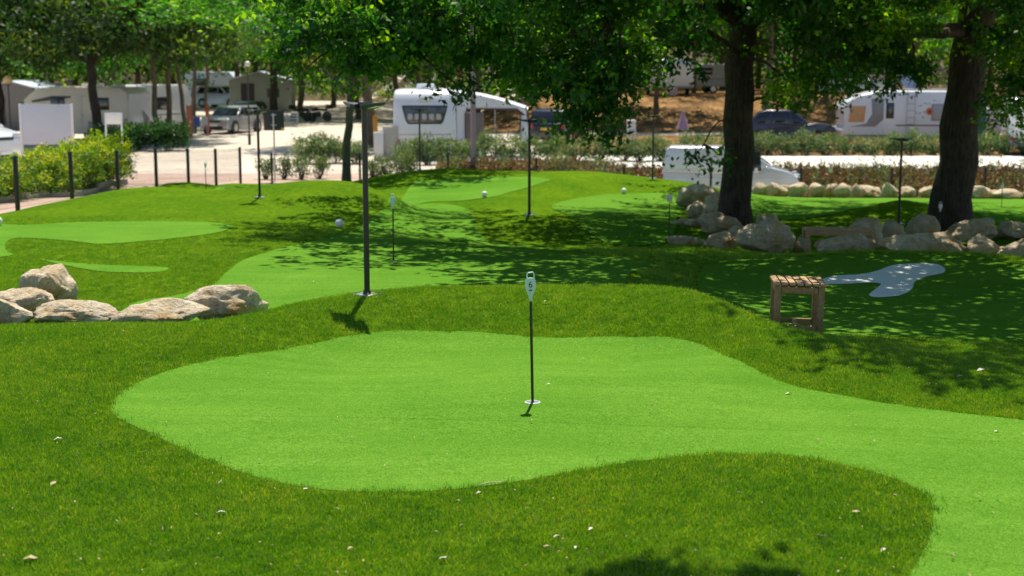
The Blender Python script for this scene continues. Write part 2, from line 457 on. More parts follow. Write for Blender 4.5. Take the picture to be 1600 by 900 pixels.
def H1(x, Y): return float(H(x, Y)[0])
def hit(us, vs, y0=4.5, y1=42.0):
    """first point of the terrain seen along each pixel ray"""
    us = np.asarray(us, float); vs = np.asarray(vs, float)
    Ys = np.exp(np.linspace(math.log(y0), math.log(y1), 700))
    b = (vs - 450) / F
    t = Ys[None] / (CP - b[:, None] * SP)
    X = (us[:, None] - 800) / F * t
    Z = CAMZ + t * (-SP - b[:, None] * CP)
    G = H(X, np.broadcast_to(Ys, X.shape))
    below = Z <= G
    k = np.where(below.any(1), below.argmax(1), len(Ys) - 1)
    k0 = np.maximum(k - 1, 0)
    i = np.arange(len(us))
    d0 = Z[i, k0] - G[i, k0]; d1 = Z[i, k] - G[i, k]
    f = np.clip(d0 / np.where(d0 - d1 == 0, 1, d0 - d1), 0, 1)
    return np.stack([X[i, k0] * (1 - f) + X[i, k] * f, Ys[k0] * (1 - f) + Ys[k] * f], -1)

YB = 40.7
def xr(Y): return 6.5 + 0.32 * Y
NR, NC = 380, 430
Yr = np.exp(np.linspace(math.log(2.2), math.log(YB), NR))
T = np.linspace(0, 1, NC)
XX = xl(Yr)[:, None] * (1 - T)[None] + xr(Yr)[:, None] * T[None]
YY = np.broadcast_to(Yr[:, None], XX.shape)
ZZ = H(XX, YY)
idx = np.arange(NR * NC).reshape(NR, NC)
quads = np.stack([idx[:-1, :-1], idx[:-1, 1:], idx[1:, 1:], idx[1:, :-1]], -1).reshape(-1, 4)
struct('long_turf', np_mesh('long_turf', np.stack([XX, YY, ZZ], -1).reshape(-1, 3), quads, M_LONG, True))

# ------------------------------------------------------------------ putting greens: own sheets with a drawn outline
def inside(poly, pts):
    x, y = pts[:, 0], pts[:, 1]
    r = np.zeros(len(pts), bool)
    n = len(poly)
    for i in range(n):
        x1, y1 = poly[i]; x2, y2 = poly[(i + 1) % n]
        c = ((y1 > y) != (y2 > y)) & (x < (x2 - x1) * (y - y1) / (y2 - y1 + 1e-12) + x1)
        r ^= c
    return r
def dist_poly(poly, pts):
    d = np.full(len(pts), 1e9)
    for i in range(len(poly)):
        a = poly[i]; b = poly[(i + 1) % len(poly)]
        ab = b - a
        t = np.clip(((pts - a) @ ab) / (ab @ ab + 1e-12), 0, 1)
        d = np.minimum(d, np.linalg.norm(pts - (a + t[:, None] * ab), axis=1))
    return d
def smooth_closed(pts, n=6):
    """Catmull-Rom through the points"""
    pts = np.asarray(pts, float); m = len(pts); out = []
    for i in range(m):
        p0, p1, p2, p3 = pts[i - 1], pts[i], pts[(i + 1) % m], pts[(i + 2) % m]
        for k in range(n):
            t = k / n
            out.append(0.5 * (2 * p1 + (p2 - p0) * t + (2 * p0 - 5 * p1 + 4 * p2 - p3) * t * t + (3 * p1 - p0 - 3 * p2 + p3) * t ** 3))
    return np.array(out)
GREENS = []
def sheet_on_turf(name, world_pts, mat, dz, cell, label=None):
    poly = smooth_closed(world_pts, 8)
    keep = [0]
    for i in range(1, len(poly)):
        if np.linalg.norm(poly[i] - poly[keep[-1]]) > cell * 0.3: keep.append(i)
    poly = poly[keep]
    lo, hi = poly.min(0), poly.max(0)
    # interior points, spacing grows with distance
    ys = [lo[1]]
    while ys[-1] < hi[1]: ys.append(ys[-1] + cell * max(0.5, ys[-1] / ((lo[1] + hi[1]) / 2)))
    ip = []
    for k, y in enumerate(ys):
        c = cell * max(0.5, y / ((lo[1] + hi[1]) / 2))
        xs = np.arange(lo[0], hi[0], c) + (k % 2) * c * 0.5
        ip.append(np.stack([xs, np.full(len(xs), y)], -1))
    ip = np.concatenate(ip)
    ip = ip[inside(poly, ip)]
    ip = ip[dist_poly(poly, ip) > cell * 0.3]
    allp = np.concatenate([poly, ip])
    n = len(poly)
    vs, es, fs, *_ = delaunay_2d_cdt([Vector(p) for p in allp], [(i, (i + 1) % n) for i in range(n)], [list(range(n))], 1, 1e-5)
    v = np.array([(q.x, q.y) for q in vs])
    z = H(v[:, 0], v[:, 1]) + dz
    f = np.array([tuple(t) for t in fs if len(t) == 3])
    # face up
    e1 = v[f[:, 1]] - v[f[:, 0]]; e2 = v[f[:, 2]] - v[f[:, 0]]
    neg = (e1[:, 0] * e2[:, 1] - e1[:, 1] * e2[:, 0]) < 0
    f[neg] = f[neg][:, ::-1]
    o = struct(name, np_mesh(name, np.column_stack([v, z]), f, mat, True))
    if label: o['label'] = label
    GREENS.append(poly)
    return o, poly
def px(pts):
    pts = np.array(pts, float)
    return hit(pts[:, 0], pts[:, 1])
def wz(u, Y, z=-.2): return (Xat(u, Y, z), Y)
# 1 near green
g1 = [(173, 640), (181, 622), (200, 606), (240, 588), (290, 572), (340, 561), (400, 552), (450, 545), (500, 535), (545, 525), (590, 519), (650, 517), (720, 518), (780, 522), (840, 527), (900, 528), (960, 526), (1020, 526), (1065, 531), (1105, 543), (1145, 560),
      (1185, 580), (1225, 598), (1265, 609), (1320, 619), (1380, 630), (1440, 638), (1520, 648), (1600, 657), (1700, 668)]
g1b = [(1430, 885), (1447, 855), (1457, 820), (1456, 790), (1440, 770), (1400, 750), (1350, 735), (1290, 722), (1230, 714), (1160, 711), (1090, 713), (1020, 719), (960, 727), (900, 738), (840, 748), (780, 757), (700, 766), (630, 769), (560, 769), (500, 765), (440, 756), (390, 743), (340, 726),
       (290, 704), (245, 683), (205, 664), (182, 652)]
gA, gB = px(g1), px(g1b)
mid = np.array([(3.6, 7.6), (3.5, 6.5), (3.0, 5.2), (2.4, 4.2), (1.75, 4.1), (1.5, 4.7), (1.52, 5.2)])
green1, poly1 = sheet_on_turf('putting_green', np.concatenate([gA, mid, gB]), M_GREEN, 0.003, 0.055, 'wide near green of bright short turf round the flagstick')
# 2 second-level green, behind the ridge
a = px([(500, 468), (440, 488)])
far = [(330, 447), (375, 412), (430, 392), (480, 378), (515, 360), (560, 340), (600, 325), (680, 312), (760, 318)]
front = np.array([wz(940, 12.6), wz(860, 12.5), wz(760, 12.45), wz(660, 12.35), wz(590, 12.2), wz(520, 11.85), wz(470, 11.6), wz(420, 11.5), wz(340, 11.6), wz(270, 12.0), wz(190, 12.45)])
mid2 = px([(215, 472), (270, 463), (330, 447), (355, 425), (385, 405), (440, 388), (490, 377), (530, 366), (572, 348), (592, 331), (615, 322), (650, 320), (705, 320), (738, 334), (752, 368), (850, 388), (930, 398), (1000, 404), (1020, 415), (985, 428)])
green2, poly2 = sheet_on_turf('putting_green', np.concatenate([front, mid2, np.array([wz(965, 13.2)])]), M_GREEN, 0.006, 0.12, 'second green behind the ridge, half in tree shade')
# 3 green arm at the left
p3 = px([(-60, 352), (40, 352), (120, 348), (220, 346), (300, 347), (355, 351), (362, 356), (340, 364), (290, 371), (230, 377), (160, 382), (120, 378), (70, 374), (25, 373), (10, 380), (9, 392), (20, 399), (-20, 404), (-70, 404)])
green3, poly3 = sheet_on_turf('putting_green', p3, M_GREEN, 0.008, 0.2, 'long tongue of short turf at the left below the hedge')
p4 = px([(62, 406), (110, 411), (170, 415), (230, 417), (262, 419), (255, 425), (215, 427), (160, 425), (110, 417)])
green4, poly4 = sheet_on_turf('putting_green', p4, M_GREEN, 0.008, 0.2, 'thin sliver of short turf behind the left boulders')
# 5 back green
p5 = px([(610, 306), (640, 292), (680, 282), (730, 277), (780, 276), (830, 277), (860, 281), (845, 287), (800, 300), (770, 308), (720, 314), (660, 318), (612, 318)])
green5, poly5 = sheet_on_turf('putting_green', p5, M_GREEN, 0.01, 0.3, 'back green of short turf on the far plateau')
p6 = px([(925, 307), (950, 304), (990, 303), (1030, 302), (1070, 303), (1095, 309), (1075, 318), (1062, 332), (1056, 350), (1052, 368), (1036, 382), (990, 385), (950, 381), (928, 368), (905, 350), (885, 336), (862, 324), (880, 315)])
green6, poly6 = sheet_on_turf('putting_green', p6, M_GREEN, 0.012, 0.2, 'small back green beside the pale rocks')
p7 = [wz(u, Y, -1) for u, Y in ((295, 30.5), (340, 30), (400, 30.6), (440, 33), (440, 37), (380, 38.5), (340, 37), (350, 35), (330, 33.2), (300, 32.3))]
green7, poly7 = sheet_on_turf('putting_green', np.array(p7), M_GREEN, 0.01, 0.35, 'small green by the wire fence at the far left')
p8 = [wz(u, Y, -1) for u, Y in ((1170, 34), (1180, 30), (1230, 28), (1330, 29.5), (1372, 32), (1450, 32.4), (1500, 31), (1560, 27), (1640, 25.5), (1760, 27), (1780, 37.8), (1600, 38.0), (1400, 38.2), (1200, 38.3))]
green8, poly8 = sheet_on_turf('putting_green', np.array(p8), M_GREEN, 0.01, 0.4, 'long green in front of the back row of rocks')
p9 = [wz(u, Y, -.3) for u, Y in ((1090, 14.6), (1130, 13.0), (1200, 12.0), (1290, 11.8), (1420, 11.8), (1600, 11.7), (1800, 12.2), (1800, 15.2), (1600, 15.8), (1530, 16.5), (1400, 16.8), (1280, 16.9), (1180, 17.0), (1110, 16.6))]
green9, poly9 = sheet_on_turf('putting_green', np.array(p9), M_GREEN, 0.006, 0.14, 'shaded green round the white turf patch')
# white bunker patch
M_WTURF = mat_ground('white turf', [(0.3, (0.74, 0.75, 0.76)), (0.7, (0.88, 0.88, 0.88))], 110, [(0.3, (0.9, 0.9, 0.92)), (0.7, (1, 1, 1))], 2.0, 0.3, 0.006)
pw = px([(1288, 445), (1284, 438), (1310, 432), (1345, 430), (1372, 424), (1395, 416), (1430, 413), (1462, 414), (1476, 421), (1473, 428), (1450, 433), (1430, 441), (1424, 454), (1405, 463), (1370, 466), (1358, 462), (1372, 450), (1376, 445), (1360, 443), (1320, 445)])
_g = list(GREENS)
wt_, polyw = sheet_on_turf('white_turf_patch', pw, M_WTURF, 0.012, 0.10, 'white curved bunker patch of turf in the shade behind the stool')

# ------------------------------------------------------------------ ground outside the course
def smooth01(t): t = np.clip(t, 0, 1); return t * t * (3 - 2 * t)
def Hout(x, Y):
    x = np.asarray(x, float); Y = np.asarray(Y, float)
    lane = smooth01((x - 1.5) / 4.0) * (1 - smooth01((Y - 46.5) / 5.0))
    base = -1.28 - 0.12 * smooth01((Y - 42) / 8) - lane * 0.95
    base = base + smooth01((Y - 88) / 60) * 0.75 * (1 - smooth01((x + 14) / 6))
    base = base + 1.85 * smooth01((Y - 78) / 12) * smooth01((x + 4) / 5)
    base = base + smooth01((Y - 135) / 120) * 6.0
    return base
def Hout1(x, Y): return float(Hout(x, Y))
def outer(x, Y):
    z = Hout(x, Y)
    Yc = np.clip(Y, 2.5, 42)
    xlx = xl(Yc)
    edge = H(np.broadcast_to(xlx, x.shape).ravel(), Yc.ravel()).reshape(x.shape)
    left = edge - 0.05 + (z - (edge - 0.05)) * smooth01((xlx - x - 5.0) / 12)
    inreg = (Y < YB)
    z2 = np.where((x < xlx) & inreg, left, z)
    core = (x >= xlx - 0.02) & (x < xr(Yc) - 0.3) & (Y < YB - 0.15)
    hin = H(np.clip(x, xlx, xr(Yc)).ravel(), Yc.ravel()).reshape(x.shape)
    z2 = np.where(inreg & (x >= xlx), hin - 0.06, z2)
    z2 = np.where(core, hin - 0.5, z2)
    return z2
gx = np.unique(np.concatenate([np.linspace(-260, -30, 40), np.linspace(-30, 30, 181), np.linspace(30, 260, 40)]))
gy = np.unique(np.concatenate([np.linspace(-40, 2, 12), np.linspace(2, 40, 150), np.linspace(40, 60, 61), np.linspace(60, 110, 80), np.linspace(110, 500, 60)]))
GX, GY = np.meshgrid(gx, gy)
M_SAND = mat_ground('dusty pale gravel', [(0.3, (0.52, 0.45, 0.38)), (0.7, (0.76, 0.69, 0.60))], 9, [(0.3, (0.80, 0.78, 0.76)), (0.7, (1.05, 1.03, 1.0))], 0.35)
id2 = np.arange(GX.size).reshape(GX.shape)
q2 = np.stack([id2[:-1, :-1], id2[:-1, 1:], id2[1:, 1:], id2[1:, :-1]], -1).reshape(-1, 4)
struct('ground', np_mesh('ground', np.stack([GX, GY, outer(GX, GY)], -1).reshape(-1, 3), q2, M_SAND, True))
def sheet(name, f, mat, t0, t1, n=60, m=6, dz=0.012, hf=None):
    """strip: f(t) -> (xa, ya, xb, yb), cross-wise m cells"""
    v, q = [], []
    for i in range(n + 1):
        xa, ya, xb, yb = f(t0 + (t1 - t0) * i / n)
        for j in range(m + 1):
            s = j / m
            x, y = xa + (xb - xa) * s, ya + (yb - ya) * s
            v.append((x, y, (hf or Hout1)(x, y) + dz))
    for i in range(n):
        for j in range(m):
            a = i * (m + 1) + j
            q.append((a, a + 1, a + m + 2, a + m + 1))
    me = mesh_from(name, v, q, mat, True)
    bm = bmesh.new(); bm.from_mesh(me); bmesh.ops.recalc_face_normals(bm, faces=bm.faces)
    if sum(fa.normal.z for fa in bm.faces) < 0: bmesh.ops.reverse_faces(bm, faces=bm.faces)
    bm.to_mesh(me); bm.free()
    return struct(name, me)
M_PATH = mat_ground('pinkish paving', [(0.3, (0.42, 0.30, 0.25)), (0.7, (0.58, 0.45, 0.38))], 14, [(0.3, (0.85, 0.82, 0.8)), (0.7, (1.05, 1.02, 1.0))], 0.8)
M_SOIL = mat_ground('dark bark mulch', [(0.3, (0.10, 0.065, 0.045)), (0.7, (0.32, 0.22, 0.16))], 14)
M_DRY = mat_ground('dry grass bank', [(0.3, (0.13, 0.07, 0.03)), (0.55, (0.33, 0.19, 0.075)), (0.75, (0.52, 0.35, 0.16))], 4, [(0.38, (0.40, 0.40, 0.36)), (0.60, (1.1, 1.05, 1.0))], 0.5, 0.8, 0.1)
def edgeH(x, y): return H1(xl(min(y, 41)), min(y, 41))
sheet('paved_path', lambda t: (xl(t) - 1.35, t, xl(t) - 0.02, t), M_PATH, 8, 41.5, 90, 3, 0.0, lambda x, y: edgeH(x, y) - 0.03)
sheet('hedge_bed', lambda t: (xl(t) - 5.5, t, xl(t) - 1.36, t), M_SOIL, 8, 36.2, 70, 6, 0.02, lambda x, y: edgeH(x, y) - 0.03)
kb = MB()
for i in range(28):
    y0, y1 = 8 + i, 8.99 + i
    z = edgeH(0, y0 + .5)
    kb.box((xl(y0 + .5) - 1.42, y0 + .5, z + 0.0), (0.1, 0.99, 0.16), rz=-0.073)
struct('path_kerb', kb.build('path_kerb', M_CONC, None, bevel=0.012).data); bpy.data.objects.remove(bpy.data.objects['path_kerb'])
for o in list(C.objects):
    if o.name.startswith('path_kerb'): o.name = 'path_kerb'
sheet('paved_path', lambda t: (t, 41.4, t, 46.8), M_PATH, -22, 2.5, 60, 6, 0.012)
sheet('service_lane', lambda t: (t, 42.6, t, 46.9), mat_ground('lane asphalt', [(0.3, (0.10, 0.095, 0.09)), (0.7, (0.17, 0.16, 0.15))], 20), 2.52, 30, 60, 6, 0.012)
sheet('flower_bed', lambda t: (t, 46.95, t, 50.2), M_SOIL, -2.6, 30, 90, 10, 0.015)
sheet('pavement', lambda t: (t, 50.35, t, 55.9), paint('pale concrete paving', (0.72, 0.68, 0.62), 0.9, 0, 0.15, 3, 0, 0.2), -2.6, 34, 60, 4, 0.10)  # pale concrete tone
kb = MB()
for i in range(46):
    x = -2.3 + i * 0.8
    kb.box((x, 50.28, Hout1(x, 50.28) + 0.03), (0.79, 0.12, 0.18))
kb.build('pavement_kerb', M_CONC, bevel=0.01)['kind'] = 'structure'
sheet('dry_grass_verge', lambda t: (t, 56.0, t, 75.5), M_DRY, 1.5, 60, 60, 16, 0.02)
sheet('dry_grass_bank', lambda t: (t, 78.6, t, 91), M_DRY, -3, 60, 80, 20, 0.02)

# ------------------------------------------------------------------ foliage
def leaf_cloud(centres, radii, per, size, seed=0, squash=0.6, aspect=0.55, droop=0.35, twigs=7, tint_base=None):
    """leaf faces gathered on small twigs inside each clump; returns verts, quads, tint"""
    g = np.random.default_rng(seed)
    centres = np.asarray(centres, float)
    n = len(centres)
    radii = np.broadcast_to(np.asarray(radii, float), (n,))
    # twigs: short segments inside the clump
    tw_c = centres[:, None] + g.normal(0, 0.5, (n, twigs, 3)) * radii[:, None, None] * np.array([1, 1, squash])
    tw_d = g.normal(0, 1, (n, twigs, 3)) * np.array([1, 1, 0.5]); tw_d[..., 2] -= droop
    tw_d /= np.linalg.norm(tw_d, axis=-1, keepdims=True)
    k = max(1, per // twigs)
    s = g.uniform(-1, 1, (n, twigs, k, 1)) * radii[:, None, None, None] * 0.5
    pos = tw_c[:, :, None] + tw_d[:, :, None] * s + g.normal(0, size * 0.55, (n, twigs, k, 3))
    tint = g.beta(1.3, 2.6, (n, 1, 1)) * 0.75 + g.beta(2, 3, (n, twigs, 1)) * 0.35 + g.random((n, twigs, k)) * 0.35 - .10
    if tint_base is not None: tint = tint + np.asarray(tint_base)[:, None, None]
    pos = pos.reshape(-1, 3); tint = np.clip(tint.reshape(-1), 0, 1)
    m = len(pos)
    d = g.normal(0, 1, (m, 3)); d[:, 2] -= droop
    d /= np.linalg.norm(d, axis=1, keepdims=True)
    nrm = g.normal(0, 1, (m, 3)); nrm[:, 2] = np.abs(nrm[:, 2]) + 0.5
    sd = np.cross(d, nrm); sd /= np.linalg.norm(sd, axis=1, keepdims=True) + 1e-9
    up = np.cross(sd, d)
    L = size * g.uniform(0.6, 1.3, (m, 1)); W = L * aspect
    v0 = pos
    v1 = pos + d * L * 0.45 + sd * W * 0.5 + up * L * 0.10
    v2 = pos + d * L
    v3 = pos + d * L * 0.45 - sd * W * 0.5 + up * L * 0.10
    v = np.stack([v0, v1, v2, v3], 1).reshape(-1, 3)
    f = np.arange(m * 4).reshape(m, 4)
    return v, f, np.repeat(tint, 4)
def leaf_mesh(name, parts, mat):
    off = 0; V, Fc, Tt = [], [], []
    for v, f, t in parts:
        V.append(v); Fc.append(f + off); Tt.append(t); off += len(v)
    me = np_mesh(name, np.concatenate(V), np.concatenate(Fc), mat)
    at = me.attributes.new('tint', 'FLOAT', 'POINT')
    at.data.foreach_set('value', np.concatenate(Tt).astype(np.float32))
    return me

def curve_pts(a, b, sag=0.0, jit=0.1, n=6, seed=0):
    g = random.Random(seed)
    a, b = Vector(a), Vector(b)
    L = (b - a).length
    out = []
    for i in range(n + 1):
        t = i / n
        p = a.lerp(b, t)
        p.z += sag * 4 * t * (1 - t)
        if 0 < i < n: p += Vector((g.uniform(-1, 1), g.uniform(-1, 1), g.uniform(-.6, .6))) * jit * L * 0.25
        out.append(p)
    return out
def trunk_mesh(mb, base, fork, r0, r1, seed=0, flare=1.45, n=12):
    pts = curve_pts(base, fork, 0, 0.05, 8, seed)
    L = len(pts)
    rs = []
    for i in range(L):
        t = i / (L - 1)
        rs.append(r0 * (1 + (flare - 1) * max(0, 1 - t * 7)) * (1 - t) + r1 * t)
    pts[0] = pts[0] - Vector((0, 0, 0.15))
    mb.tube(pts, rs, n)
def connect_branches(limbs, centres, mb, r=0.03, seed=0, maxn=260):
    """thin boughs from the nearest limb point to each clump"""
    lp = np.array([p for L_ in limbs for p, _ in L_]); lr = np.array([q for L_ in limbs for _, q in L_])
    for i, c in enumerate(centres[:maxn]):
        d = np.linalg.norm(lp - c, axis=1)
        j = int(d.argmin())
        if d[j] < 0.15: continue
        mb.tube(curve_pts(lp[j], c, 0.05 * d[j], 0.25, 4, seed + i), [min(r, lr[j] * 0.7), r * .7, r * 0.5, r * 0.35, r * 0.2], 4, False)
def limb(mb, a, b, r0, r1, sag=0.1, seed=0, n=7, sides=8):
    pts = curve_pts(a, b, sag, 0.22, n, seed)
    rs = [r0 + (r1 - r0) * i / n for i in range(n + 1)]
    mb.tube(pts, rs, sides, True)
    return list(zip([tuple(p) for p in pts], rs))

def oak(name, label, x, y, z, fork_z, r0, crown_r, top, seed, limbs_to, centres, radii, per, size, extra=None, mat=L_OAK, bark=M_BARK, lean=(0, 0), upper=None, group=None, tints=None, cat='tree', bough=0.045):
    t = thing(name, label, cat, (x, y, z), 0, group)
    mb = MB()
    g = random.Random(seed)
    fork = Vector((lean[0], lean[1], fork_z - z))
    trunk_mesh(mb, (0, 0, 0), fork, r0, r0 * 0.85, seed, 1.3, 16)
    limbs = [[(tuple(fork), r0 * .7)]]
    o = Vector((x, y, z))
    for k, (q, r, sag, st) in enumerate(limbs_to):
        a = Vector((0, 0, 0)).lerp(fork, st)
        limbs.append(limb(mb, a, Vector(q) - o, r, r * 0.3, sag, seed + k))
    # leader
    limbs.append(limb(mb, fork, fork + Vector((g.uniform(-.5, .5), g.uniform(-.5, .5), (top - fork_z) * 0.6)), r0 * .7, r0 * .2, 0, seed + 90))
    trunk = mb.build('trunk', bark, t, smooth=True)
    bb = MB()
    cl = np.asarray(centres) - np.array(o)
    connect_branches(limbs, cl, bb, bough, seed, 420)
    tag(bb.build('boughs', bark, t, smooth=True), kind='stuff')
    if hasattr(per, '__len__'):
        parts = [leaf_cloud(cl[per == q], radii[per == q], int(q), size, seed + int(q)) for q in np.unique(per)]
    else: parts = [leaf_cloud(cl, radii, per, size, seed, tint_base=tints)]
    if upper is not None:
        uc, ur, up_, us_ = upper
        parts.append(leaf_cloud(np.asarray(uc) - np.array(o), ur, up_, us_, seed + 5))
    if extra is not None: parts.append(leaf_cloud(np.asarray(extra[0]) - np.array(o), extra[1], extra[2], size, seed + 8))
    link('crown', leaf_mesh('crown', parts, mat), t)
    return t
def dome(cx, cy, zb, R_, hgt, n, seed, rim_drop=0.6, lowfrac=0.5, inner=0.0, elong=1.0):
    g = np.random.default_rng(seed)
    r = R_ * np.sqrt(g.uniform(inner ** 2, 1, n)); th = g.uniform(0, 2 * PI, n)
    u = r / R_
    bot = zb - rim_drop * u ** 2
    top = zb + hgt * np.sqrt(np.clip(1 - u ** 2 * 0.95, 0, 1))
    k = g.random(n)
    f = np.where(g.random(n) < lowfrac, k * 0.25, k)
    z = bot + (top - bot) * f
    return np.stack([cx + r * np.cos(th) * elong, cy + r * np.sin(th), z], -1)

# --- the two big trees over the course
AX, AY = Xat(1150, 24, -.65), 24.0; AZ = H1(AX, AY)
low = dome(AX - .3, AY, 3.55, 7.4, 1.3, 210, 11, 0.55, 0.6)
# skirts that hang into the picture, by pixel and distance, then kept as points of the world
sk = [(460, 70, 21), (490, 95, 20), (520, 100, 20.5), (550, 85, 21), (575, 115, 20), (600, 120, 19.5), (620, 105, 20), (650, 95, 21), (640, 60, 20), (680, 80, 20), (705, 110, 19.5), (720, 130, 20), (740, 100, 20.5), (690, 40, 20), (590, 60, 20), (540, 45, 20.5), (500, 40, 21), (450, 40, 22), (475, 15, 21), (530, 10, 20), (610, 25, 20),
      (780, 110, 20), (800, 140, 20), (820, 90, 20), (850, 120, 19.5), (870, 160, 19.5), (890, 190, 19.3), (905, 170, 19.5), (925, 200, 19.3), (940, 165, 19.5), (915, 130, 20), (955, 130, 20), (975, 150, 20), (985, 110, 20.5), (880, 90, 20), (930, 90, 20), (1010, 90, 21), (1040, 80, 21), (1075, 95, 21.5), (760, 60, 20), (800, 40, 19.5), (850, 50, 19), (900, 40, 19), (950, 50, 19.5), (1000, 45, 19.5), (1050, 40, 20), (1100, 30, 20.5),
      (1095, 150, 23), (1110, 175, 23), (1105, 130, 23.4), (1120, 195, 23.2), (1200, 120, 23), (1215, 150, 23.5), (1195, 170, 24), (1225, 110, 23), (1240, 140, 23), (1260, 95, 22), (1280, 120, 22.5), (1300, 70, 22), (1215, 60, 21), (1190, 25, 21), (1250, 40, 21), (1300, 30, 21), (740, 25, 20), (700, 10, 20), (860, 10, 19), (960, 10, 19.5), (1110, 240, 23.2), (1075, 243, 23), (1095, 258, 23.1), (1125, 243, 23.3)]
skc = np.array([tuple(P(u, v - (34 if Y < 22.5 and u > 430 else 6), Y)) for u, v, Y in sk[:-4]] + [tuple(P(u, v, Y)) for u, v, Y in sk[-4:]])
skr = np.array([0.48] * (len(sk) - 4) + [0.2] * 4)
ex = np.concatenate([skc + np.random.default_rng(k).normal(0, .35, skc.shape) * np.array([1, 1.3, .30]) * (skr[:, None] > .3) for k in (3,)])
ctr = np.concatenate([skc, ex[:len(ex)], low])
rad = np.concatenate([skr * .9, skr * 0.8, np.full(len(low), 0.6)])
def open_trunk(c, r, u0, u1, Yt):
    # keeps the bole clear of leaves on its front side
    pxm = 800 + F * c[:, 0] / (c[:, 1] * CP + (CAMZ - c[:, 2]) * SP)
    k = ~((pxm > u0) & (pxm < u1) & (c[:, 1] < Yt) & (c[:, 2] < 4.3) & (r > .25))
    return c[k], r[k]
twig_c = skc[-4:]
_k = rad != 0.2 * .9
ctr, rad = ctr[_k], rad[_k]
_k = ~((np.abs(ctr[:, 2] - 1.0) < .75) & (ctr[:, 1] > 22) & (ctr[:, 0] > 2.4) & (ctr[:, 0] < 4.2))
ctr, rad = ctr[_k], rad[_k]
more = np.array([tuple(P(u, v, Y)) for u, v, Y in ((868, 150, 19.6), (885, 185, 19.4), (905, 200, 19.4), (930, 180, 19.5), (850, 105, 19.6), (905, 130, 19.6), (940, 140, 19.7), (960, 170, 19.6), (985, 130, 20), (830, 130, 19.8), (800, 115, 20), (975, 100, 20.2), (925, 215, 19.3), (1010, 115, 20.5), (480, 105, 20), (520, 125, 20), (575, 120, 20), (700, 125, 20), (725, 140, 20))])
ctr, rad = open_trunk(ctr, rad, 1085, 1215, 24.4)
upA = (np.concatenate([dome(AX + .3, AY - 1.5, 4.0, 7.2, 4.6, 240, 12, 0.4, 0.2), dome(1.2, 18.4, 3.9, 3.0, 1.6, 60, 77, .2, .4), dome(3.2, 16.3, 4.2, 2.7, 2.0, 44, 78, .2, .4)]), 0.8, 108, 0.19)
# openings in the upper crown through which the sun reaches the hanging boughs
_uc = upA[0]; _ks = np.ones(len(_uc), bool); _ks[230:] = True
_sv = np.array(dsun)
_hang = np.concatenate([skc[(np.array([q[0] for q in sk]) < 1080)], more])
for q in _hang[::2]:
    rel = _uc - q; tt = rel @ _sv; dd_ = np.linalg.norm(rel - tt[:, None] * _sv, axis=1)
    _ks &= ~((dd_ < .75) & (tt > 0) & (np.arange(len(_uc)) < 240))
print('upper clumps kept', _ks.sum(), len(_ks))
upA = (_uc[_ks],) + upA[1:]
pA = lambda u, v, Y: tuple(P(u, v, Y))
fallback = 3.0
oak('oak_tree', 'large dark oak standing among boulders near the middle right, its boughs hanging over the greens', AX, AY, AZ, 3.0, 0.27, 7.4, 9, 21,
    [(pA(960, 20, 20), 0.17, .5, .95), (pA(940, 75, 20.5), 0.08, .35, .80), (pA(1290, 20, 22), .13, .3, .9), ((AX + 3, AY + 4, 4.5), .13, .3, 1), ((AX - 3.5, AY + 3.5, 4.6), .13, .4, 1), (pA(620, 60, 20.5), .10, .9, 1), (pA(740, -40, 20), .11, .5, 1), ((AX + 5, AY - 1, 4.2), .11, .4, 1), ((AX + 1.5, AY - 5, 4.2), .11, .4, 1), (pA(1085, 245, 23.1), .02, .1, .55), (pA(560, 60, 21), .06, .6, .98)],
    np.concatenate([ctr, more, twig_c]), np.concatenate([rad, np.full(len(more), .40), np.full(4, .33)]), np.concatenate([np.full(len(ctr), 250), np.full(len(more), 95), np.full(4, 46)]), 0.105, upper=upA)
BX, BY = Xat(1484, 26, -.9), 26.0; BZ = H1(BX, BY)
skb = [(1330, 80, 23), (1360, 60, 22.5), (1390, 90, 23), (1420, 70, 23), (1445, 110, 24), (1430, 130, 24.5), (1460, 50, 23), (1410, 120, 25), (1380, 30, 22), (1430, 20, 22), (1340, 30, 22), (1345, 110, 24), (1370, 115, 24), (1310, 125, 24), (1320, 150, 26), (1550, 40, 22), (1570, 90, 23), (1590, 130, 23), (1545, 130, 24.5), (1560, 160, 24), (1575, 185, 24), (1600, 60, 22), (1610, 160, 23), (1595, 20, 21), (1555, 10, 21), (1500, 15, 22), (1480, 30, 22), (1625, 100, 22), (1590, 195, 24), (1550, 75, 23)]
skbc = np.array([tuple(P(u, v - 22, Y)) for u, v, Y in skb])
exb = np.concatenate([skbc + np.random.default_rng(k).normal(0, .38, skbc.shape) * np.array([1, 1.3, .30]) for k in (5,)])
lowb = dome(BX, BY, 3.6, 7.2, 1.3, 210, 13, 0.55, 0.6)
upB = (np.concatenate([dome(BX, BY, 4.0, 7.0, 4.4, 190, 14, 0.4, 0.2), dome(BX + .8, 33.5, 4.6, 4.8, 2.6, 95, 15, .1, .3), dome(6.0, 33.5, 4.6, 3.2, 2.4, 50, 16, .1, .3), dome(12.5, 31, 4.6, 4, 2.6, 60, 17, .1, .3)]), 0.8, 120, 0.19)
cB = np.concatenate([skbc, exb, lowb]); rB = np.concatenate([np.full(len(skbc), .42), np.full(len(exb), .36), np.full(len(lowb), .6)])
cB, rB = open_trunk(cB, rB, 1440, 1560, 26.3)
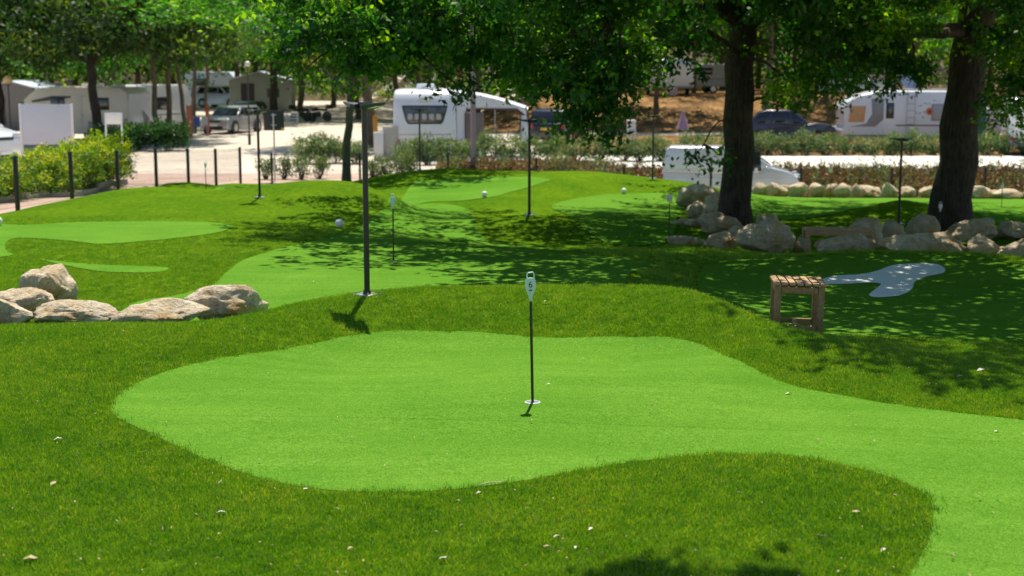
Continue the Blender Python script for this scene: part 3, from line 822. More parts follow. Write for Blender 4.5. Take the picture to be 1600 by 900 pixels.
oak('oak_tree', 'big nearly black oak trunk rising behind the boulders at the right', BX, BY, BZ, 4.2, 0.36, 7.2, 9.5, 31,
    [(pA(1330, 60, 24), 0.12, .12, .70), (pA(1400, 70, 24.5), .06, .1, .72), ((BX + 4, BY - 2, 4.6), .14, .4, .95), ((BX - 4, BY + 3, 4.8), .14, .4, 1), ((BX + 3, BY + 4, 4.8), .14, .4, 1), ((BX - 2, BY - 5, 4.4), .12, .5, 1), (pA(1590, 110, 24), .07, .3, .7)],
    cB, rB, 300, 0.105, upper=upB, lean=(0.33, 0.1))
# --- the tree beside the course whose shade falls on the right, and the one whose twigs shade the foreground (both just outside the frame)
gx_, gy_ = 8.6, 14.6
cF = dome(gx_ - .3, gy_, 4.0, 6.3, 4.4, 330, 15, 0.0, 0.35)
oak('oak_tree', 'leafy oak just past the right edge shading the slope with the stool', gx_, gy_, -.2, 3.6, .26, 6, 9, 41,
    [((gx_ - 3, gy_ - 2, 5), .12, .3, 1), ((gx_ + 3, gy_ - 1, 5), .12, .3, 1), ((gx_, gy_ + 3.5, 5), .12, .3, 1), ((gx_ - 3, gy_ + 2.5, 5), .10, .3, 1)], cF, .7, 98, .17)
gx_, gy_ = 6.2, 6.2
cG = np.concatenate([dome(gx_ + 1.2, gy_, 4.6, 2.0, 2.5, 30, 16, 0, .3), np.array([(0.54, 7.20, 4.7), (0.64, 7.30, 4.75), (0.74, 7.22, 4.8), (0.60, 7.12, 4.7), (1.13, 7.2, 4.9), (1.17, 7.12, 4.9)])])
oak('oak_tree', 'smaller oak past the lower right edge with one long bough over the near turf', gx_, gy_, 0, 3.4, .16, 3, 7, 51,
    [((3.4, 6.3, 5.0), .04, .2, 1), ((6.9, 5, 5.2), .09, .2, 1), ((1.2, 7.3, 4.9), .016, .35, 1)], cG, np.concatenate([np.full(30, .75), np.full(6, .08)]), 110, .11, bough=.012)

# --- woodland behind: kinds built once, then copied
def far_crown_mesh(seed, rx, hz, n=120, per=110, size=0.24, low=0.45):
    c = dome(0, 0, 0, rx, hz, n, seed, 0.9, low)
    return leaf_cloud(c, np.random.default_rng(seed).uniform(.5, 1.0, n), per, size, seed, twigs=6)
crowns = {}
for k, (mat, nm) in enumerate(((L_FAR, 'olive'), (L_OAKFAR, 'dark'), (L_BRIGHT, 'bright'))):
    for j in range(2):
        sz = .20 if nm != 'dark' else .22
        crowns[(nm, j)] = leaf_mesh('crown', [far_crown_mesh(60 + k * 5 + j, 3.6 + .5 * j, 4.6, 120, 120, sz)], mat)
trunks = {}
def bg_tree(label, u, v, Y, w_px, kind='olive', j=0, crown_z=2.4, lean=0.0, fork=None, scale=1.0, name='woodland_tree', group=None, hz=None, bark=M_BARK2):
    z = Zat(v, Y) if v else Hout1(Xat(u, Y), Y)
    zt = Hout1(Xat(u, Y, z), Y) if Y > YB else H1(Xat(u, Y, z), Y)
    x = Xat(u, Y, zt)
    t = thing(name, label, 'tree', (x, Y, zt), 0, group)
    r = w_px / PM(Y, zt) / 2
    g = random.Random(u)
    mb = MB()
    hf = (fork if fork is not None else crown_z + 1.0) - zt
    top = Vector((lean * hf, g.uniform(-.2, .2), hf))
    trunk_mesh(mb, (0, 0, 0), top, r, r * .75, u, 1.3, 9)
    for k in range(5):
        a = g.uniform(0, 2 * PI)
        limb(mb, top * g.uniform(.75, 1.0), top + Vector((math.cos(a) * 2.2, math.sin(a) * 2.2, g.uniform(1.0, 2.4))), r * .55, r * .15, .2, u + k, 4, 6)
    limb(mb, top, top + Vector((g.uniform(-.4, .4), 0, 3)), r * .75, r * .2, 0, u + 9, 4, 6)
    mb.build('trunk', bark, t, smooth=True)
    c = link('crown', crowns[(kind, j)], t)
    c.location = (top.x, top.y, crown_z - zt + 0.6)
    c.rotation_euler = (0, 0, g.uniform(0, 6.28))
    c.scale = scale if isinstance(scale, tuple) else (scale, scale, scale if hz is None else hz)
    if isinstance(scale, tuple): c.rotation_euler = (0, 0, .2)
    return t
bg_tree('dark trunked tree forking in front of the beige motorhome', 158, 205, 66, 16, 'dark', 0, 3.0, -.10, 2.7, 1.25, 'oak_tree', bark=M_BARK)
bg_tree('dark trunk at the far left edge beside the globe lamp', 4, 0, 68, 12, 'dark', 1, 2.9, 0, None, 1.2, 'oak_tree', bark=M_BARK)
bg_tree('slim tree right of the motorhome, left one of a close pair', 246, 0, 68, 9, 'dark', 1, 3.1, -.03, None, .9)
bg_tree('slim tree right of the motorhome, right one of a close pair', 263, 0, 70, 9, 'olive', 0, 3.2, .03, None, .9)
bg_tree('leaning slim tree behind the orange boards', 293, 0, 72, 7, 'bright', 0, 3.4, -.12, None, .8)
bg_tree('thin tree just left of the white SUV', 304, 0, 78, 7, 'olive', 1, 3.3, .03, None, .8)
bg_tree('thin tree touching the front of the white SUV', 322, 0, 86, 6, 'bright', 1, 3.6, 0.05, None, .9)
bg_tree('tree behind the white SUV under light green leaves', 372, 0, 128, 9, 'bright', 0, 4.2, 0, None, 1.4)
bg_tree('brown trunk on the gravel beside the grey awning', 430, 0, 95, 13, 'bright', 1, 3.8, -.03, None, 1.3, bark=M_BARK)
bg_tree('young tree with forked stem at the wire fence', 541, 282, 39, 14, 'bright', 0, 3.3, .06, 2.0, (1.35, .85, .62), 'young_tree', bark=mat_bark('olive grey bark', (.05, .05, .03), (.16, .15, .10)))  # crown stretched sideways so its shade falls on the mounds
bg_tree('stout leaning trunk on the gravel behind the young forked tree', 585, 0, 64, 17, 'dark', 0, 3.0, -.12, None, 1.1, 'oak_tree')
bg_tree('trunk behind the roof box of the central caravan', 672, 0, 100, 8, 'olive', 0, 3.8, 0, None, 1.2)
bg_tree('reddish trunk above the caravan awning', 716, 0, 84, 11, 'dark', 1, 3.7, 0.02, None, 1.1, bark=mat_bark('red brown bark', (.06, .03, .02), (.20, .11, .08)))
bg_tree('trunk left of the reddish one above the awning', 690, 0, 92, 8, 'olive', 1, 3.9, 0, None, 1.1)
bg_tree('trunk right of the reddish one above the awning', 748, 0, 90, 8, 'dark', 0, 3.9, -.02, None, 1.1)
bg_tree('trunk on the terrace left of the white box trailer', 812, 0, 96, 10, 'olive', 0, 4.2, 0, None, 1.2)
bg_tree('trunk on the terrace right of the white box trailer', 1084, 0, 95, 7, 'dark', 1, 4.3, 0, None, 1.2)
bg_tree('trunk on the terrace behind the right caravan roof', 1388, 0, 98, 12, 'dark', 0, 4.2, 0, None, 1.3)
bg_tree('trunk on the terrace left of the hatchback', 1262, 0, 97, 9, 'olive', 1, 4.2, 0, None, 1.2)
bg_tree('tree on the terrace by the right edge', 1585, 0, 92, 12, 'olive', 0, 4.0, 0, None, 1.3)
bg_tree('leafy tree behind the right caravan', 1425, 0, 84, 9, 'bright', 1, 3.4, 0, None, 1.0)
for l_, u_, Y_ in (('added shade tree in the dry bank left of the white pillar', 902, 80), ('added shade tree in the dry bank behind the lamp by the van', 1026, 84), ('added shade tree on the dry bank just right of the big oak', 1196, 79), ('added shade tree on the dry bank above the plum car', 1290, 86)):
    bg_tree(l_, u_, 0, Y_, 8, ('dark', 'olive')[u_ % 2], u_ % 2, 4.6, .03, None, 1.05, group='trees added to shade the dry bank')  # trees added to cast dappled shade on the bank
back = [(30, 92), (85, 98), (120, 112), (180, 90), (215, 105), (275, 118), (340, 150), (400, 120), (470, 105), (520, 118), (560, 100), (620, 112), (655, 130), (735, 118), (785, 112), (850, 110), (900, 122), (960, 108), (1020, 118), (1060, 128), (1130, 112), (1185, 122), (1240, 108), (1300, 118), (1350, 126), (1440, 112), (1500, 122), (1545, 108), (1600, 116), (-20, 110), (1650, 100)]
bp = ['right of the amber globe lamp', 'above the large sign board', 'above the cab of the beige motorhome', 'above the tail of the beige motorhome', 'above the small white board', 'behind the leaning slim tree', 'directly above the white SUV', 'over the left end of the awning-roofed home', 'above the left motorbike', 'right of the motorbikes', 'left of the stout leaning trunk',
      'above the left side of the central caravan', 'above the middle of the central caravan', 'above the tall grey-mauve pole', 'above the awning opening', 'above the black SUV', 'between the black SUV and the white pillar', 'left of the box trailer, over the dry bank', 'directly behind the box trailer', 'right of the box trailer', 'just behind the big oak trunk', 'right of the big oak trunk',
      'above the plum car', 'above the white hatchback', 'above the nose of the right caravan', 'just left of the black oak trunk', 'hidden behind the black oak trunk', 'just right of the black oak trunk', 'at the right edge, farther one', 'past the left edge of the photo', 'past the right edge of the photo']
for k, (u, Y) in enumerate(back):
    x = Xat(u, Y)
    bg_tree('far woodland tree ' + bp[k], u, 0, Y, 8 + (k % 3), ('olive', 'dark', 'olive', 'bright')[k % 4], k % 2, Hout1(x, Y) + 3.9 + (k % 3) * .5, (k % 5 - 2) * .03, None, 1.45, group='trees of the wood behind the campsite')
# the far wood reads as one mass
g = np.random.default_rng(99)
n = 900
wx = g.uniform(-80, 80, n); wy = g.uniform(150, 185, n)
wzv = Hout(wx, wy) + g.uniform(0.5, 15, n)
v_, f_, t_ = leaf_cloud(np.stack([wx, wy, wzv], -1), 2.2, 60, 0.8, 5, squash=.9, twigs=6)
tag(link('far_woodland', leaf_mesh('far_woodland', [(v_, f_, t_)], L_FAR)), 'dense far wood closing the view behind the campsite', 'woodland', kind='stuff')

# ------------------------------------------------------------------ shrubs
def shrub_mesh(seed, rx, ry, h, n, per, size, mat, asp=.4, up=True, stems=7):
    g = np.random.default_rng(seed)
    th = g.uniform(0, 2 * PI, n); r = np.sqrt(g.random(n))
    k = g.random(n)
    zz = h * (0.22 + 0.70 * k) 
    env = np.sqrt(np.clip(1 - ((zz / h - .5) / .62) ** 2, .05, 1))
    c = np.stack([np.cos(th) * r * rx * env, np.sin(th) * r * ry * env, zz], -1)
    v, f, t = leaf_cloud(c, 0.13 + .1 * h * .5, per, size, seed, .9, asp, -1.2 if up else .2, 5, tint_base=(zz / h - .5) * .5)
    return leaf_mesh('foliage', [(v, f, t)], mat), c
shr = {}
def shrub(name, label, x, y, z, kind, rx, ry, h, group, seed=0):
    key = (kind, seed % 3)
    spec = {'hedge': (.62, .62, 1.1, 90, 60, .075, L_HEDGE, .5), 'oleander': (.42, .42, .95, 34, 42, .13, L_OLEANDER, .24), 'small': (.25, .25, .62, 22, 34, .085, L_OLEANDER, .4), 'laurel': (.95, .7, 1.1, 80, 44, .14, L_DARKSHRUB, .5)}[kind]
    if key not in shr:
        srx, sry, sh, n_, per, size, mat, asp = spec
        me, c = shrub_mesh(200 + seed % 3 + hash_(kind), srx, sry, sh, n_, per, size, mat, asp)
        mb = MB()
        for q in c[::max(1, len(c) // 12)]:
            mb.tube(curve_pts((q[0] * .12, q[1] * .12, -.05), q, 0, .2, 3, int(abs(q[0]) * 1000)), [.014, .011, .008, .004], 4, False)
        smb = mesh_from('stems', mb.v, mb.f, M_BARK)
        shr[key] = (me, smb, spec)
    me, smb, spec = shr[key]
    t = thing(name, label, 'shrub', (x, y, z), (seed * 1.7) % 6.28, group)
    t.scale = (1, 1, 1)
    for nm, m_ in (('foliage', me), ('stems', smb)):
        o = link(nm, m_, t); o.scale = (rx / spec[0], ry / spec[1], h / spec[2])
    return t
def hash_(s): return sum(ord(ch) for ch in s) % 50
hl = ['round yellow-green hedge shrub at the left edge of the photo', 'yellow-green hedge shrub behind the first black fence post', 'yellow-green hedge shrub right of the first fence post', 'yellow-green hedge shrub below the white sign board', 'yellow-green hedge shrub behind the second fence post', 'yellow-green hedge shrub right of the white sign board', 'yellow-green hedge shrub behind the third fence post', 'tall yellow-green hedge shrub below the small white board', 'tallest bright shrub at the right end of the hedge', 'low shrub closing the right end of the hedge']
for i, (u, Y, top) in enumerate(((-14, 26.8, 262), (22, 27.8, 255), (58, 28.8, 256), (88, 29.9, 252), (118, 31.0, 244), (146, 32.0, 240), (172, 33.0, 233), (197, 34.2, 224), (222, 35.4, 214), (236, 34.6, 240))):
    z = edgeH(0, Y) - .04
    x = min(Xat(u, Y, z), xl(Y) - 1.75)
    h = (Zat(top, Y) - z) * 1.02
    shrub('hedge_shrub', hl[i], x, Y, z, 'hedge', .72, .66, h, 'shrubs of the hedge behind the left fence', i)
for i, (u, Y, top, l) in enumerate(((175, 60, 200, 'dark green laurel bush below the small white board'), (215, 61, 196, 'dark green laurel bush behind the end of the hedge'), (262, 61, 193, 'dark green laurel bush, rightmost of its row at the gravel edge'))):
    z = Hout1(Xat(u, Y), Y)
    shrub('laurel_bush', l, Xat(u, Y, z), Y, z, 'laurel', .95, .7, Zat(top, Y) - z, 'dark bushes left of the gravel road', i)
sm = [(415, 43.2, 248), (444, 43.4, 245), (472, 43.2, 246), (498, 43.6, 245), (583, 43.4, 250), (603, 43.2, 248), (625, 43.5, 243), (642, 43.8, 240)]
for i, (u, Y, top) in enumerate(sm):
    z = Hout1(Xat(u, Y), Y)
    shrub('pale_shrub', 'small pale green shrub, number'.replace(', number', '') + [' right of the third lamp pole', ' at the foot of the black sign back', ' midway between sign and young tree', ' just left of the young forked tree', ' just right of the lamp in front', ' beside the young tree, behind the wire', ' left of the plateau lamp', ' nearest the plateau of the back green'][i], Xat(u, Y, z), Y, z, 'small', .24, .24, Zat(top, Y) - z, 'small pale shrubs on the paving behind the wire fence', i)
hd = [(480, 52.5, 216), (503, 52.5, 212), (525, 53, 220), (556, 52.5, 222), (640, 52, 222), (668, 52, 216), (700, 52.4, 218), (728, 52.2, 222), (762, 52.4, 210), (795, 52.4, 214), (832, 52.6, 218), (868, 52.4, 216), (900, 52.6, 222), (935, 52.4, 212), (975, 52.6, 220), (998, 52.4, 218), (1030, 52.6, 216), (1068, 52.6, 214), (1100, 52.5, 212), (1195, 56.2, 210), (1225, 56.2, 214), (1258, 56.3, 206), (1290, 56.2, 212), (1325, 56.4, 214), (1358, 56.2, 216), (1392, 56.3, 210), (1425, 56.3, 208), (1455, 56.4, 212), (1545, 56.2, 210), (1575, 56.3, 208), (1605, 56.4, 214), (1165, 56.3, 208), (1135, 56.2, 212)]
where = ['in front of the gravel road, leftmost of its row', 'second in the row before the gravel road', 'left of the forked young tree trunk', 'right of the forked young tree trunk', 'at the left corner of the caravan front', 'below the caravan window', 'below the right edge of the caravan front', 'left of the tall grey pole', 'right of the tall grey pole', 'below the open awning', 'at the right end of the awning', 'behind the dark car rear', 'between dark car and white pillar', 'left of the white pillar', 'right of the white pillar', 'left of the lamp by the white van', 'above the rear roof of the white van', 'above the middle of the white van', 'left of the big oak trunk',
         'right of the big oak trunk, second in the row', 'above the van windscreen', 'below the grey hatchback', 'left of the nose of the right caravan', 'under the nose of the right caravan', 'below the orange caravan blind', 'behind the shaded lamp post', 'below the sticker of the right caravan', 'left of the black oak trunk', 'right of the black oak trunk', 'second to the right of the black oak trunk', 'at the right edge of the photo', 'right beside the big oak trunk', 'hidden partly by the big oak trunk']
for i, (u, Y, top) in enumerate(hd):
    z = Hout1(Xat(u, Y), Y) + (.1 if 51.5 < Y < 55.4 and Xat(u, Y) > -2.6 else 0)
    shrub('oleander', 'grey-green oleander ' + where[i], Xat(u, Y, z), Y, z, 'oleander', .52, .45, (Zat(top, Y) - z) * 1.0, 'oleanders in rows behind the course', i)
# flower bed: red-brown ground cover and pale sprigs
g = np.random.default_rng(5)
n = 2600
bx = g.uniform(-2.4, 22, n); by = g.uniform(47.1, 50.2, n)
bz = Hout(bx, by) + g.uniform(0.02, .20, n)
tag(link('ground_cover', leaf_mesh('ground_cover', [leaf_cloud(np.stack([bx, by, bz], -1), .2, 28, .12, 6, .5, .5, -.5, 4)], L_REDBED)), 'red-brown ground cover plants on the sloping bed', 'ground cover', kind='stuff')
n = 420
bx = g.uniform(-2.4, 22, n); by = g.uniform(43.9 if False else 47.0, 50.8, n)
bz = Hout(bx, by) + g.uniform(0.08, .36, n)
tag(link('flowering_sprigs', leaf_mesh('flowering_sprigs', [leaf_cloud(np.stack([bx, by, bz], -1), .2, 32, .11, 8, 1.0, .3, -1.2, 4)], L_OLEANDER)), 'pale green sprigs growing through the red-brown bed', 'plants', kind='stuff')

# ------------------------------------------------------------------ grass blades of the long turf near the camera
def tuft_mesh(seed, nb=28, r=.042, h=.019):
    g = np.random.default_rng(seed)
    p = g.normal(0, r * .55, (nb, 2))
    a = g.uniform(0, 2 * PI, nb)
    H_ = h * g.uniform(.6, 1.25, nb)
    W = g.uniform(.0011, .0019, nb)
    ln = g.uniform(.15, .85, nb) * H_; la = g.uniform(0, 2 * PI, nb)
    V, F_, T_ = [], [], []
    for i in range(nb):
        d = np.array([math.cos(a[i]), math.sin(a[i])]) * W[i]
        l_ = np.array([math.cos(la[i]), math.sin(la[i])]) * ln[i]
        b0 = p[i]
        k = len(V)
        V += [(*(b0 - d), -.004), (*(b0 + d), -.004), (*(b0 + d * .8 + l_ * .45), H_[i] * .6), (*(b0 - d * .8 + l_ * .45), H_[i] * .6), (*(b0 + l_), H_[i])]
        F_ += [(k, k + 1, k + 2, k + 3), (k + 3, k + 2, k + 4)]
        T_ += [float(np.clip(g.beta(2, 2.2), 0, 1))] * 5
    me = mesh_from('grass_tuft', V, F_, L_TURF)
    at = me.attributes.new('tint', 'FLOAT', 'POINT'); at.data.foreach_set('value', np.array(T_, np.float32))
    return me
L_TURF = mat_leaf('turf blade', (0.052, 0.170, 0.005), (0.145, 0.320, 0.009), (0.36, 0.40, 0.05), 0.38)
_t = L_TURF.node_tree
_rp = [n_ for n_ in _t.nodes if n_.type == 'VALTORGB'][0]; _at = [n_ for n_ in _t.nodes if n_.type == 'ATTRIBUTE'][0]
_ge = _t.nodes.new('ShaderNodeNewGeometry')
_n1 = noise(_t, _ge.outputs['Position'], 1.3, 4, .6); _n2 = noise(_t, _ge.outputs['Position'], 9, 3, .6)
_ad = N(_t, 'ShaderNodeMath', operation='ADD'); _t.links.new(_n1, _ad.inputs[0]); _t.links.new(_n2, _ad.inputs[1])
_ms = N(_t, 'ShaderNodeMath', operation='MULTIPLY_ADD'); _t.links.new(_ad.outputs[0], _ms.inputs[0]); _ms.inputs[1].default_value = .8; _ms.inputs[2].default_value = -.80
_a2 = N(_t, 'ShaderNodeMath', operation='ADD', use_clamp=True); _t.links.new(_at.outputs['Fac'], _a2.inputs[0]); _t.links.new(_ms.outputs[0], _a2.inputs[1])
_t.links.new(_a2.outputs[0], _rp.inputs[0])
tc = bpy.data.collections.new('tufts')
for k in range(4): tc.objects.link(bpy.data.objects.new('grass_tuft', tuft_mesh(300 + k)))
g = np.random.default_rng(42)
NP = 190000
Yg = np.exp(g.uniform(math.log(4.3), math.log(23), NP * 1))
sg = g.uniform(-.44, .44, NP)
keepp = g.random(NP) < np.clip((Yg / 9.5) ** 2, 0, 1) * np.clip(1.5 - Yg / 17, 0.16, 1)
Yg, sg = Yg[keepp], sg[keepp]
pp = np.stack([sg * Yg, Yg], -1)
for poly in GREENS:
    ins = inside(poly, pp); pp = pp[~ins]
    near = dist_poly(poly, pp) < .014
    pp = pp[~near]
zz = H(pp[:, 0], pp[:, 1])
me = bpy.data.meshes.new('grass')
me.vertices.add(len(pp)); me.vertices.foreach_set('co', np.column_stack([pp, zz]).astype(np.float32).ravel())
for nm, typ, dat in (('rot', 'FLOAT_VECTOR', np.stack([g.normal(0, .12, len(pp)), g.normal(0, .12, len(pp)), g.uniform(0, 6.28, len(pp))], -1)), ('scl', 'FLOAT', g.uniform(.75, 1.25, len(pp)))):
    a_ = me.attributes.new(nm, typ, 'POINT')
    a_.data.foreach_set('vector' if typ == 'FLOAT_VECTOR' else 'value', dat.astype(np.float32).ravel())
me.update()
go = tag(link('grass', me), 'upright blades of the long turf round the near green', 'grass', kind='stuff')
gt = bpy.data.node_groups.new('grass', 'GeometryNodeTree')
gt.interface.new_socket('Geometry', in_out='INPUT', socket_type='NodeSocketGeometry')
gt.interface.new_socket('Geometry', in_out='OUTPUT', socket_type='NodeSocketGeometry')
gi = gt.nodes.new('NodeGroupInput'); go_ = gt.nodes.new('NodeGroupOutput')
ci = gt.nodes.new('GeometryNodeCollectionInfo'); ci.inputs['Collection'].default_value = tc; ci.inputs['Separate Children'].default_value = True; ci.inputs['Reset Children'].default_value = True
ip_ = gt.nodes.new('GeometryNodeInstanceOnPoints'); ip_.inputs['Pick Instance'].default_value = True
mp_ = gt.nodes.new('GeometryNodeMeshToPoints')
ar = gt.nodes.new('GeometryNodeInputNamedAttribute'); ar.data_type = 'FLOAT_VECTOR'; ar.inputs['Name'].default_value = 'rot'
asn = gt.nodes.new('GeometryNodeInputNamedAttribute'); asn.data_type = 'FLOAT'; asn.inputs['Name'].default_value = 'scl'
gt.links.new(gi.outputs[0], mp_.inputs[0]); gt.links.new(mp_.outputs[0], ip_.inputs['Points'])
gt.links.new(ci.outputs[0], ip_.inputs['Instance'])
gt.links.new(ar.outputs['Attribute'], ip_.inputs['Rotation']); gt.links.new(asn.outputs['Attribute'], ip_.inputs['Scale'])
gt.links.new(ip_.outputs[0], go_.inputs[0])
go.modifiers.new('grass', 'NODES').node_group = gt
print('tufts', len(pp))

# ------------------------------------------------------------------ boulders
def rock_mesh(seed, sx, sy, sz, sub=4, mat=None):
    bm = bmesh.new()
    bmesh.ops.create_icosphere(bm, subdivisions=sub, radius=1.0)
    g = np.random.default_rng(seed)
    co = np.array([v.co for v in bm.verts])
    dirs = co / np.linalg.norm(co, axis=1, keepdims=True)
    r = np.full(len(co), 1.12)
    for _ in range(17):                                  # cut by planes: facets and edges
        nrm = g.normal(0, 1, 3); nrm /= np.linalg.norm(nrm)
        d = g.uniform(.68, 1.0)
        dp = dirs @ nrm
        lim = np.where(dp > 0.05, d / np.maximum(dp, .05), 9)
        r = np.minimum(r, lim)
    off = Vector(g.uniform(-50, 50, 3))
    out = np.empty_like(co)
    sc3 = np.array([sx, sy, sz])
    for i, d in enumerate(dirs):
        p = Vector(d)
        n1 = mnoise.fractal(p * 1.3 + off, 1.0, 2.1, 4)
        n2 = mnoise.ridged_multi_fractal(p * 2.6 + off, 0.9, 2.2, 4, 1.0, 2.0)
        n3 = mnoise.noise(p * 9 + off)
        rr = r[i] * (1 + .15 * n1 - .055 * (n2 - 1) + .022 * n3) * .97
        out[i] = d * rr * sc3
    for v, p in zip(bm.verts, out): v.co = p
    me = bpy.data.meshes.new('boulder')
    bm.to_mesh(me); bm.free()
    me.materials.append(mat)
    me.shade_smooth()
    me.set_sharp_from_angle(angle=R(34))
    return me
def boulder(label, u0, u1, vt, Y, k, vb=None, dep=.8, sub=4, name='boulder', group=None, seed=None, tilt=0.0, sink=.10):
    u = (u0 + u1) / 2
    z0 = Zat(vb, Y) if vb else None
    x = Xat(u, Y, z0 if z0 is not None else -.5)
    g0 = (H1(x, Y) if Y < YB - .3 else Hout1(x, Y))
    base = g0 - .02
    zt = Zat(vt, Y)
    hgt = max(zt - base, .12) * 1.0
    wd = (u1 - u0) / PM(Y, base)
    seed = seed if seed is not None else int(u0 * 7 + vt)
    if sub == 4 and u1 - u0 > 55: sub = 5
    full = hgt * (1 + sink)
    me = rock_mesh(seed, wd / 2 * 1.03, wd / 2 * dep, full / 2 * 1.05, sub, M_ROCKS[k])
    o = link(name, me, None, (x, Y, base - hgt * sink + full / 2), (0, tilt, 0))
    return tag(o, label, 'boulder', group)
G1 = 'limestone boulders edging the left of the ridge'
boulder('tall pointed tan limestone boulder, rearmost of the left group', 27, 121, 409, 12.7, 0, dep=.8, sub=5, group=G1, seed=4)
boulder('tan limestone boulder leaning between the pointed one and the grey one', -2, 86, 454, 12.0, 0, dep=.8, sub=5, group=G1, seed=9)
boulder('pale boulder cut off by the left edge of the photo', -45, 50, 462, 11.25, 1, dep=.7, sub=5, group=G1, seed=13)
boulder('craggy grey-white limestone boulder in the middle of the left group', 42, 177, 471, 11.3, 1, dep=.6, sub=5, group=G1, seed=21)
boulder('long low limestone boulder with pitted pale top', 178, 324, 471, 11.35, 1, dep=.55, sub=5, group=G1, seed=33)
boulder('big rounded tan boulder with white crest, rightmost of the left group', 296, 429, 445, 11.8, 0, dep=.7, sub=5, group=G1, seed=47)
G2 = 'boulders round the big oak and the bench'
for a in (('sunlit pale boulder slab farthest behind the oak', 1058, 1122, 291, 31.5, 1, 312, .8), ('small boulder tucked behind the oak trunk', 1098, 1132, 304, 30.5, 1, 325, .8),
          ('orange-tan sunlit boulder with a peaked top left of the oak', 1070, 1106, 315, 27.2, 0, 345, .9), ('orange-tan boulder touching the oak trunk at its left', 1098, 1134, 319, 27.0, 0, 345, .8),
          ('small grey boulder left end of the oak group', 1050, 1082, 343, 24.6, 2, 365, .8), ('brown boulder in front of the orange ones', 1066, 1100, 342, 24.4, 0, 364, .8),
          ('smooth tilted brown boulder in front of the oak root', 1088, 1156, 333, 23.6, 2, 368, .8), ('low grey boulder left of the round one', 1037, 1100, 368, 20.9, 2, 391, .8),
          ('round pale brown boulder between two grey ones', 1096, 1155, 362, 20.4, 0, 396, .8), ('largest grey boulder with cracked face below the oak', 1152, 1244, 350, 20.0, 2, 404, .75),
          ('small boulder at the right foot of the oak', 1180, 1216, 331, 24.8, 1, 357, .9), ('small flat stone just below the oak root', 1138, 1180, 352, 22.4, 2, 370, .7),
          ('stone between the cracked boulder and the bench', 1236, 1270, 372, 20.4, 2, 392, .8),
          ('pointed pale boulder behind the right end of the bench', 1318, 1376, 338, 22.4, 1, 378, .8), ('small rounded boulder right of the pointed one', 1370, 1414, 347, 22.9, 2, 376, .8),
          ('dark angular boulder left of the black oak trunk', 1406, 1472, 336, 23.6, 2, 372, .7), ('wide smooth dark boulder right under the black oak trunk', 1472, 1558, 341, 23.9, 2, 374, .6),
          ('dark boulder at the right edge, rear row', 1546, 1625, 344, 24.3, 2, 375, .6), ('flat-topped boulder in front of the bench legs', 1268, 1368, 367, 19.2, 0, 397, .5),
          ('long orange-grey boulder right of the bench', 1372, 1502, 363, 18.9, 0, 399, .5), ('low grey boulder with pebbled back near the right edge', 1508, 1568, 372, 18.6, 2, 400, .7),
          ('dark boulder running out of the right edge, front row', 1552, 1650, 376, 18.0, 2, 408, .6)):
    boulder(a[0], a[1], a[2], a[3], a[4], a[5], a[6], a[7], group=G2, tilt=.06 * ((a[1] % 5) - 2))
G3 = 'small pale rocks in the back row along the fence'
br = [(1176, 1203, 286, 300), (1196, 1228, 285, 302), (1215, 1236, 286, 299), (1231, 1263, 285, 305), (1262, 1292, 285, 306), (1288, 1311, 285, 301), (1303, 1334, 284, 305), (1329, 1347, 288, 302), (1334, 1381, 289, 309), (1376, 1403, 286, 309), (1402, 1429, 292, 309), (1436, 1462, 290, 307), (1462, 1480, 293, 308), (1505, 1547, 290, 315), (1541, 1564, 296, 310), (1547, 1596, 296, 317), (1590, 1622, 298, 316)]
bl = ['half hidden behind the oak, left end', 'just right of the oak trunk, under the van bonnet', 'with two humps below the van headlight', 'at the front corner of the van bonnet', 'blocky white one, first after the van', 'small one between the two blocky ones', 'pointed one like a tent', 'narrow one left of the wide flat one', 'wide flat one left of the lamp pole', 'with a sloping top at the lamp pole', 'low one right of the lamp pole', 'rounded one left of the black oak trunk', 'touching the black oak trunk at its left', 'large one right of the black oak trunk', 'small one between the two large ones at the right', 'long white one near the right edge', 'cut by the right edge of the photo']
for i, (u0, u1, vt, vb) in enumerate(br):
    boulder('pale rock of the back row, ' + bl[i], u0, u1, vt, 38.6 + (i % 3) * .35, 1 if i % 4 else 0, vb, .8, 3, 'rock', G3, seed=500 + i, tilt=.1 * ((i % 3) - 1))
# pebbles beside the bench
gp = np.random.default_rng(8); mb = MB()
for i in range(70):
    x = Xat(gp.uniform(1254, 1288), 20.0, -.6); y = gp.uniform(19.4, 20.4)
    s = gp.uniform(.02, .045)
    mb.box((x, y, H1(x, y) + s * .3), (s * 1.6, s * 1.3, s), gp.uniform(0, 3), gp.uniform(-.4, .4), gp.uniform(-.4, .4))
tag(mb.build('pebbles', M_ROCKS[2], bevel=.006), 'loose pebbles between the boulders left of the bench', 'pebbles', kind='stuff')

